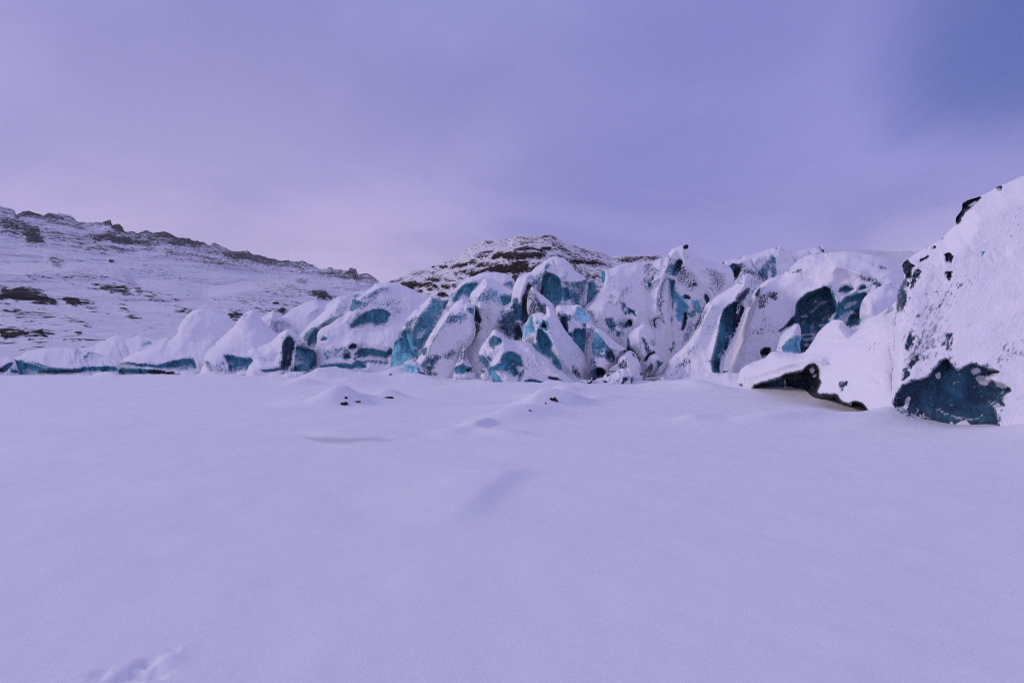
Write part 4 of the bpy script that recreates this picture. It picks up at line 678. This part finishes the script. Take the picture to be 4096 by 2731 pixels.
serac('serac', 'huge snow-laden ice dome with a great dark teal hollow, right of the navy-faced ramp', 'serac', P('c6', '-60,1220 0,1130 60,1000 130,790 190,600 240,500 330,432 450,382 500,340 560,280 622,240 702,222 790,214 900,205 1040,215 1190,240 1300,292 1392,360 1420,430 1440,600 1400,760 1200,900 950,1060 640,1140 300,1180 60,1220'), 38, 30, bulge=2.0, R=75, lean=.42, thick=8,
      ices=[I('c6', '552,770 558,622 622,552 700,512 792,484 832,510 862,582 884,632 862,690 812,742 752,852 702,882 642,990 588,1000 600,832 568,792', .33, 1, 1.3, 8), I('c6', '640,760 700,640 790,600 870,640 850,700 760,740 690,790', .42, 1, .6, 22), I('c6', '868,652 920,602 962,560 1112,532 1080,602 1062,662 1072,742 988,812 912,762 860,747', .44, .9, .7, 8), I('c6', '975,730 1060,640 1070,740 990,812', .36, 1, .5, 8), I('c6', '890,512 940,474 1002,490 996,517 950,552', .36, .82, .5, 7), I('c6', '1048,492 1090,463 1112,490 1060,507', .36, .8, .4, 6), I('c6', '1068,400 1180,430 1224,468 1190,474 1120,430', .2, .52, .2, 8), I('c6', '432,840 480,780 556,702 552,772 480,805', .22, .95, .7, 6), I('c6', '488,352 580,250 612,280 602,362 560,378', .28, .52, .2, 14), I('c6', '268,560 330,510 402,540 400,570 330,560 310,640 280,650', .12, .46, .2, 9), I('c6', '284,975 352,964 342,1022 300,1037', .02, .85, .6, 7), I('c6', '660,240 760,250 770,282 720,270', .28, .45, .1, 10), I('c6', '1040,232 1120,262 1242,322 1236,332 1110,280', .25, .62, .1, 5), I('c6', '240,540 270,490 285,490 265,550', .14, .9, .4, 5), I('c6', '180,820 300,780 420,820 400,880 250,880', .25, .30, .1, 26), I('c6', '180,600 205,570 215,610 195,640', .15, .52, .2, 8), I('c6', '770,455 790,470 800,500 780,480', .1, .7, .2, 4), I('c6', '588,716 620,700 645,702 640,716 605,722', 0, 0, 0, 3), I('c6', '655,692 690,660 740,610 800,588 790,604 730,640 690,680', 0, 0, 0, 4), I('c6', '735,788 775,770 800,776 760,792', 0, 0, 0, 3), I('c6', '585,862 640,852 700,842 700,850 640,862 590,874', 0, 0, 0, 2), I('c6', '595,890 660,884 720,870 760,846 752,862 700,888 640,910', 0, 0, 0, 4), I('c6', '620,935 650,925 660,940 630,950', 0, 0, 0, 4), I('c6', '890,748 930,690 980,670 1030,682 1028,698 985,700 960,722 925,760', 0, 0, 0, 5), I('c6', '930,650 960,612 1020,592 1030,606 985,640', 0, 0, 0, 5), I('c6', '700,600 720,585 730,600 712,612', 0, 0, 0, 4)],
      ridges=[Rg('c6', '330,440 250,620 150,900 60,1100', .8, 40), Rg('c6', '560,760 560,640 640,540 800,480', .6, 14), Rg('c6', '850,360 900,330 1060,380', .5, 20), Rg('c6', '420,420 560,380 700,420', -.4, 30), Rg('c6', '870,650 830,520', .5, 12), Rg('c6', '130,900 60,1020 -20,1160', -.8, 36)], group=SH)
serac('ice_block', 'slanting snow-topped ice block with a light blue front, standing against the great dark hollow', 'ice block', P('c6', '395,985 425,900 450,850 502,802 562,766 592,790 600,860 592,930 588,1010 500,1020'), 27.5, bulge=.7, lean=.3, sink=30,
      ices=[I('c6', '428,967 500,912 592,862 590,1000 490,1000', .60, .90, .3, 9)], ridges=[Rg('c6', '430,950 500,890 590,840', .3, 8)], group=SH)
serac('snow_mound', 'clean smooth snow cornice overhanging a small blue hollow, left of the giant right block', 'snow mound', P('c6', '1056,720 1066,622 1118,540 1230,474 1352,458 1460,500 1460,700 1300,860 1150,880 1085,760'), 24, bulge=1.6, R=60, lean=.45, na=.35, frost=0, ext=False, group=SH)
serac('serac', 'smooth foreground snow mass hollowed underneath by a long black ice cave', 'serac', P('c6', '100,1290 102,1190 130,1122 202,1078 300,1040 372,985 450,988 590,1002 642,970 700,880 770,800 850,740 922,752 990,815 1100,748 1250,670 1345,596 1420,640 1450,900 1420,1150 1400,1400 1400,1560 1170,1580 900,1500 700,1440 480,1420 300,1360 200,1310'), 24.5, 10.2, bulge=1.0, R=60, lean=.75, na=.4, sink=0, ext=False, thick=3,
      ices=[I('c6', '206,1290 230,1260 320,1225 430,1195 500,1158 590,1150 642,1110 702,1092 740,1130 735,1192 752,1240 720,1312 800,1325 880,1330 902,1370 970,1402 1012,1380 1072,1392 1112,1440 1180,1550 1000,1540 850,1460 750,1430 550,1410 400,1400 320,1350 260,1310', .02, 1, 1.5, 8), I('c6', '240,1270 330,1230 430,1205 440,1240 330,1290 260,1300', .26, 1, .3, 10), I('c6', '1000,1440 1070,1420 1100,1480 1020,1500', .18, .9, .3, 6), I('c6', '903,1240 950,1234 932,1260 910,1302', .14, .72, .3, 7), I('c6', '100,1250 125,1250 130,1290 108,1290', .2, .7, .2, 6), I('c6', '1010,980 1060,970 1150,880 1190,940 1100,1000', .2, .26, .1, 18), I('c6', '335,1328 352,1312 372,1312 360,1330', 0, 0, 0, 3), I('c6', '390,1342 415,1334 420,1346 398,1350', 0, 0, 0, 3), I('c6', '450,1350 480,1334 540,1330 545,1346 500,1354', 0, 0, 0, 4), I('c6', '466,1215 474,1215 476,1330 468,1330', 0, 0, 0, 2), I('c6', '660,1130 690,1110 700,1140 680,1160', 0, 0, 0, 4), I('c6', '690,1170 715,1160 712,1180 695,1190', 0, 0, 0, 3), I('c6', '270,1258 300,1270 335,1320 322,1326 285,1290', 0, 0, 0, 3), I('c6', '985,1390 1000,1400 1010,1480 1000,1490 990,1440', 0, 0, 0, 3), I('c6', '430,1320 445,1316 446,1328 432,1330', 0, 0, 0, 2)],  # first patch: cave darkness painted in near-black over a shallow recess
      ridges=[Rg('c6', '180,1190 400,1120 640,1040 760,1060', .5, 26), Rg('c6', '760,880 900,900 1100,850', -.3, 30)], far=(3490, 130.), frost=.35, mat=M_ice_near, group=SH)
serac('serac', 'giant snow-plastered ice block with navy ice base, rising out of the right edge', 'serac', P('c7', '236,1300 246,1050 262,760 276,650 310,590 294,520 325,480 400,430 520,362 560,320 600,280 604,240 634,200 650,152 740,120 840,66 900,40 992,0 1150,-60 1500,-140 2300,-100 2800,250 2850,1200 2650,1640 1000,1640 600,1620 380,1500 300,1400'), 11.6, 7.0, bulge=.9, R=120, lean=.24, na=.22, sink=0, ext=False, step=5, thick=3.5, jag=4,
      ices=[I('c7', '246,1300 300,1200 380,1170 450,1150 480,1100 550,1045 580,1080 620,1110 700,1075 800,1110 852,1120 782,1160 862,1190 912,1215 902,1245 862,1280 882,1320 822,1330 846,1425 770,1500 600,1495 460,1460 370,1390 300,1340', .17, 1, .30, 10), I('c7', '430,1210 560,1120 700,1130 800,1190 830,1280 740,1390 600,1380 470,1320', .25, 1, .05, 40), I('c7', '606,1424 625,1406 660,1402 696,1424 686,1450 640,1456 612,1448', 0, 0, 0, 4), I('c7', '688,1112 730,1098 745,1122 700,1130', 0, 0, 0, 4), I('c7', '715,1150 760,1140 800,1166 780,1194 735,1182', 0, 0, 0, 4), I('c7', '830,1180 890,1200 880,1215 830,1205', 0, 0, 0, 4), I('c7', '300,1330 330,1262 345,1270 320,1335', 0, 0, 0, 4), I('c7', '568,1410 590,1408 580,1450 565,1450', 0, 0, 0, 3), I('c7', '490,1130 512,1120 520,1145 500,1160', 0, 0, 0, 4), I('c7', '598,282 604,238 634,198 634,168 670,143 742,124 746,136 700,182 650,222 626,268', .03, .95, .2, 6), I('c7', '833,70 866,60 862,92 846,86', .02, .9, .1, 4), I('c7', '292,522 325,478 342,505 372,515 346,542 342,582 316,592 318,560', .03, 1, .25, 5), I('c7', '272,650 302,600 328,600 322,680 312,742 268,772', .16, .74, .15, 12), I('c7', '282,1000 330,860 420,760 480,700 580,650 590,800 560,1000 480,1080 330,1160 270,1200', .14, .36, .06, 50), I('c7', '543,448 580,453 578,492 550,498', .03, .85, .1, 7), I('c7', '548,553 582,553 568,597', .03, .85, .1, 7), I('c7', '400,480 450,455 440,480 400,500', .05, .8, .1, 5), I('c7', '465,403 488,403 485,420 470,420', .03, .9, .1, 4), I('c7', '420,405 440,402 440,418 425,418', .03, .9, .1, 4), I('c7', '370,560 400,520 410,525 375,590 350,640', .08, .7, .1, 7), I('c7', '510,370 535,340 530,370', .1, .8, .1, 4), I('c7', '320,970 350,910 360,930 330,990', .1, .62, .1, 8), I('c7', '335,1080 375,1030 380,1050 345,1100', .1, .62, .1, 8), I('c7', '540,900 580,905 575,990 540,980', .12, .55, .1, 12), I('c7', '300,1140 330,1100 335,1130 300,1170', .1, .62, .1, 8), I('c7', '860,950 992,930 992,1080 900,1100 830,1060', .2, .30, .05, 30)],
      ridges=[Rg('c7', '330,520 300,700 280,950 270,1200', .25, 50)], frost=.45, mat=M_ice_near, group=SH)

# --- small things standing in the snow
serac('ice_block', 'small bright cyan ice chunk standing alone at the foot of the tilted slab', 'ice block', P('c3', '478,1250 490,1222 540,1212 600,1222 640,1268 690,1340 640,1355 560,1350 505,1345 500,1290'), 35.5, bulge=.5, lean=.2, sink=14, jag=1.5, step=2.5, part='clear_ice',
      ices=[I('c3', '476,1252 492,1222 545,1215 590,1225 625,1300 680,1335 640,1345 600,1325 560,1340 508,1336 504,1290', .90, 1, .15, 5), I('c3', '620,1290 660,1330 690,1345 640,1340', .3, 1, .1, 4)], group='small ice blocks at the foot of the front')
SM = 'small snow-capped ice lumps on the shore'
serac('ice_lump', 'thin upright snow wedge, leftmost of the three small lumps below the navy-faced ramp', 'ice lump', P('d5', '1465,850 1475,770 1490,708 1525,692 1560,745 1630,830 1600,860'), 29, bulge=.35, lean=.5, sink=14, jag=1.2, step=2.5, ices=[I('d5', '1470,840 1480,730 1492,715 1490,780 1482,845', .15, .58, .05, 5)], group=SM)
serac('ice_lump', 'rounded lump with grey scratched left side, middle of three lumps below the navy-faced ramp', 'ice lump', P('d5', '1705,860 1722,790 1752,755 1800,752 1850,780 1885,840 1880,870'), 28, bulge=.4, lean=.4, sink=14, jag=1.2, step=2.5, ices=[I('d5', '1715,845 1735,785 1765,765 1790,800 1820,830 1770,855', .22, .62, .08, 6)], group=SM)
serac('ice_lump', 'white lump outlined by thin dark cracks, rightmost of three below the navy-faced ramp', 'ice lump', P('d5', '2045,850 2060,795 2110,770 2160,800 2185,860 2180,905 2110,905'), 27, bulge=.4, lean=.5, sink=14, jag=1.2, step=2.5, ices=[I('d5', '2052,850 2062,795 2085,790 2068,830 2078,868 2060,868', .06, .62, .05, 4), I('d5', '2120,880 2150,885 2165,875 2160,900 2140,905', .06, .72, .05, 4)], group=SM)

RB = 'snowed-over rubble at the waterline'
serac('ice_block', 'low snowed-over slab with a dark slot, right under the teal-footed ice wall', 'ice block', P('c2', '962,1362 985,1328 1050,1308 1120,1312 1190,1306 1235,1330 1225,1362 1100,1370'), 45, bulge=.4, lean=.8, sink=12, jag=1.5, step=2.5, frost=0, ices=[I('c2', '1145,1322 1170,1312 1215,1308 1200,1352 1160,1348', .04, 1, .4, 4), I('c2', '1005,1328 1060,1325 1055,1334 1010,1336', .1, .85, .2, 3)], group=RB)
serac('ice_block', 'low snowed-over slab with two dark slits, below the big streaked dome', 'ice block', P('c3', '-30,1350 30,1316 90,1304 170,1306 208,1345 212,1375 100,1380'), 41, bulge=.4, lean=.8, sink=12, jag=1.5, step=2.5, frost=0, ices=[I('c3', '42,1318 110,1312 172,1314 182,1334 120,1326 60,1325', .04, 1, .3, 3), I('c3', '178,1354 206,1356 202,1370 185,1366', .05, .95, .2, 3)], group=RB)
serac('ice_block', 'snow lump with a dark scratched face, left of the cyan ice chunk', 'ice block', P('c3', '318,1325 335,1296 380,1282 440,1284 478,1300 480,1330 400,1338'), 40, bulge=.4, lean=.6, sink=12, jag=1.5, step=2.5, frost=0, ices=[I('c3', '332,1312 350,1296 430,1290 465,1306 400,1318', .15, .7, .2, 6)], group=RB)
serac('ice_block', 'snow lump with a small black hole, between the ice spike and the front block', 'ice block', P('c3', '1165,1340 1172,1300 1195,1276 1222,1290 1240,1330 1230,1350'), 37, bulge=.3, lean=.4, sink=12, jag=1.5, step=2.5, frost=0, ices=[I('c3', '1184,1296 1200,1286 1216,1300 1212,1326 1190,1318', .04, .95, .3, 4)], group=RB)

JOBS.sort(key=lambda j: -(j[0][4] + (j[0][5] if len(j[0]) > 5 else j[0][4])) / 2)
for a_, k_ in JOBS: make_serac(*a_, **k_)

def stone(name, label, cat, sheet, pts, D, group, mat=None, up=0.0):
    """a stone with its own real size: a lumpy boulder half sunk in the drift"""
    poly = P(sheet, pts); c = poly.mean(0); w = np.ptp(poly[:, 0]); h = np.ptp(poly[:, 1])
    if D < 40:                                            # stands where the line of sight meets the drift
        u, a_, b_ = ray(c[0], c[1]); ys = np.linspace(6, 60, 2200); zs = CAM_Z + ys / a_ * b_; hit = np.nonzero(zs < ground_h(u * ys / a_, ys))[0]
        D = float(ys[hit[0]]) if len(hit) else D
    k = D / F / 4
    p = unproj(c[0], c[1], D); n, m = 40, 24
    th, ph = np.meshgrid(np.linspace(0, 2 * np.pi, n, endpoint=False), np.linspace(0, np.pi, m))
    d = np.stack([np.sin(ph) * np.cos(th), np.sin(ph) * np.sin(th), np.cos(ph)], -1)
    s = hash_s(label) % 97; r = 1 + .34 * fbm(d[..., 0] * 1.6 + s, d[..., 1] * 1.6, d[..., 2] * 1.6, 4) + .16 * np.abs(fbm(d[..., 0] * 4 + s, d[..., 1] * 4, d[..., 2] * 4, 3))
    v = d * r[..., None] * np.array([w * k * .56, w * k * .5, h * k * .60])
    i = np.arange(m - 1)[:, None] * n; j = np.arange(n)[None, :]; j2 = (j + 1) % n
    f = np.stack([i + j, i + n + j, i + n + j2, i + j2], -1).reshape(-1, 4)
    rk = .42 - .40 * sstep(.55, .95, d[..., 2]).ravel()
    o = build(name, v.reshape(-1, 3) + p, f, mat or M_stone, {"rock": rk}, loc=p); tag(o, label, cat, group); return o
STN = "dark stones and ice chunks poking out of the snow drifts"
stone("stone", "black stone perched on the summit of the pointed snow peak", "stone", "c5", "525,186 541,174 562,190 562,207 538,203", 44.5, STN)
stone("stone", "black angular stone at the foot of the pointed foreground drift", "stone", "d2", "780,500 800,465 850,458 852,485 800,498", 15.6, STN)
stone("stone", "small dark flake leaning above the angular stone on the pointed drift", "stone", "d2", "820,430 835,398 850,400 842,430", 15.9, STN)
stone("stone", "thin dark sliver on the right flank of the pointed drift", "stone", "d2", "940,445 970,446 1000,456 985,462", 16.4, STN)
stone("stone", "flat black stone capped with snow on the rounded foreground drift", "stone", "d2", "1298,412 1345,392 1390,405 1360,420 1310,422", 17.4, STN)
stone("ice_chunk", "grey-blue ice chunk in the side of the long central drift", "ice chunk", "d3", "635,240 665,232 695,240 690,265 655,268", 20.5, STN)
stone("ice_chunk", "small black splinter just right of the grey-blue chunk in the central drift", "ice chunk", "d3", "685,262 700,250 710,268 690,275", 20.3, STN)
stone("ice_chunk", "upright black splinter left of the grey-blue chunk in the central drift", "ice chunk", "d3", "600,272 608,275 610,305 603,300", 19.0, STN)
stone("ice_chunk", "tiny dark fleck at the lower left end of the central drift", "ice chunk", "d3", "458,340 478,335 480,348 465,350", 16.8, STN)
stone("stone", "little dark stone on the snow bump left of the cyan ice chunk", "stone", "d2", "1345,140 1355,128 1372,135 1365,148", 35.0, STN)

# ------------------------------------------------------------------ haze
def make_haze():
    x0, x1, y0, y1, z0, z1 = -1100, 900, -60, 1150, -2.0, 215
    co = [(x, y, z) for z in (z0, z1) for y in (y0, y1) for x in (x0, x1)]
    f = [(0, 2, 3, 1), (4, 5, 7, 6), (0, 1, 5, 4), (2, 6, 7, 3), (0, 4, 6, 2), (1, 3, 7, 5)]
    m = bpy.data.materials.new("haze"); m.use_nodes = True; t = m.node_tree; t.nodes.clear()
    o = N(t, "ShaderNodeOutputMaterial"); v = N(t, "ShaderNodeVolumePrincipled"); v.inputs["Color"].default_value = (.92, .92, .97, 1); v.inputs["Density"].default_value = HAZE
    link(t, v.outputs[0], o.inputs["Volume"])
    b = build("haze", co, f, m); tag(b, "thin cold haze veiling the far mountain ridge", kind="stuff")
HAZE = 0.00025
make_haze()
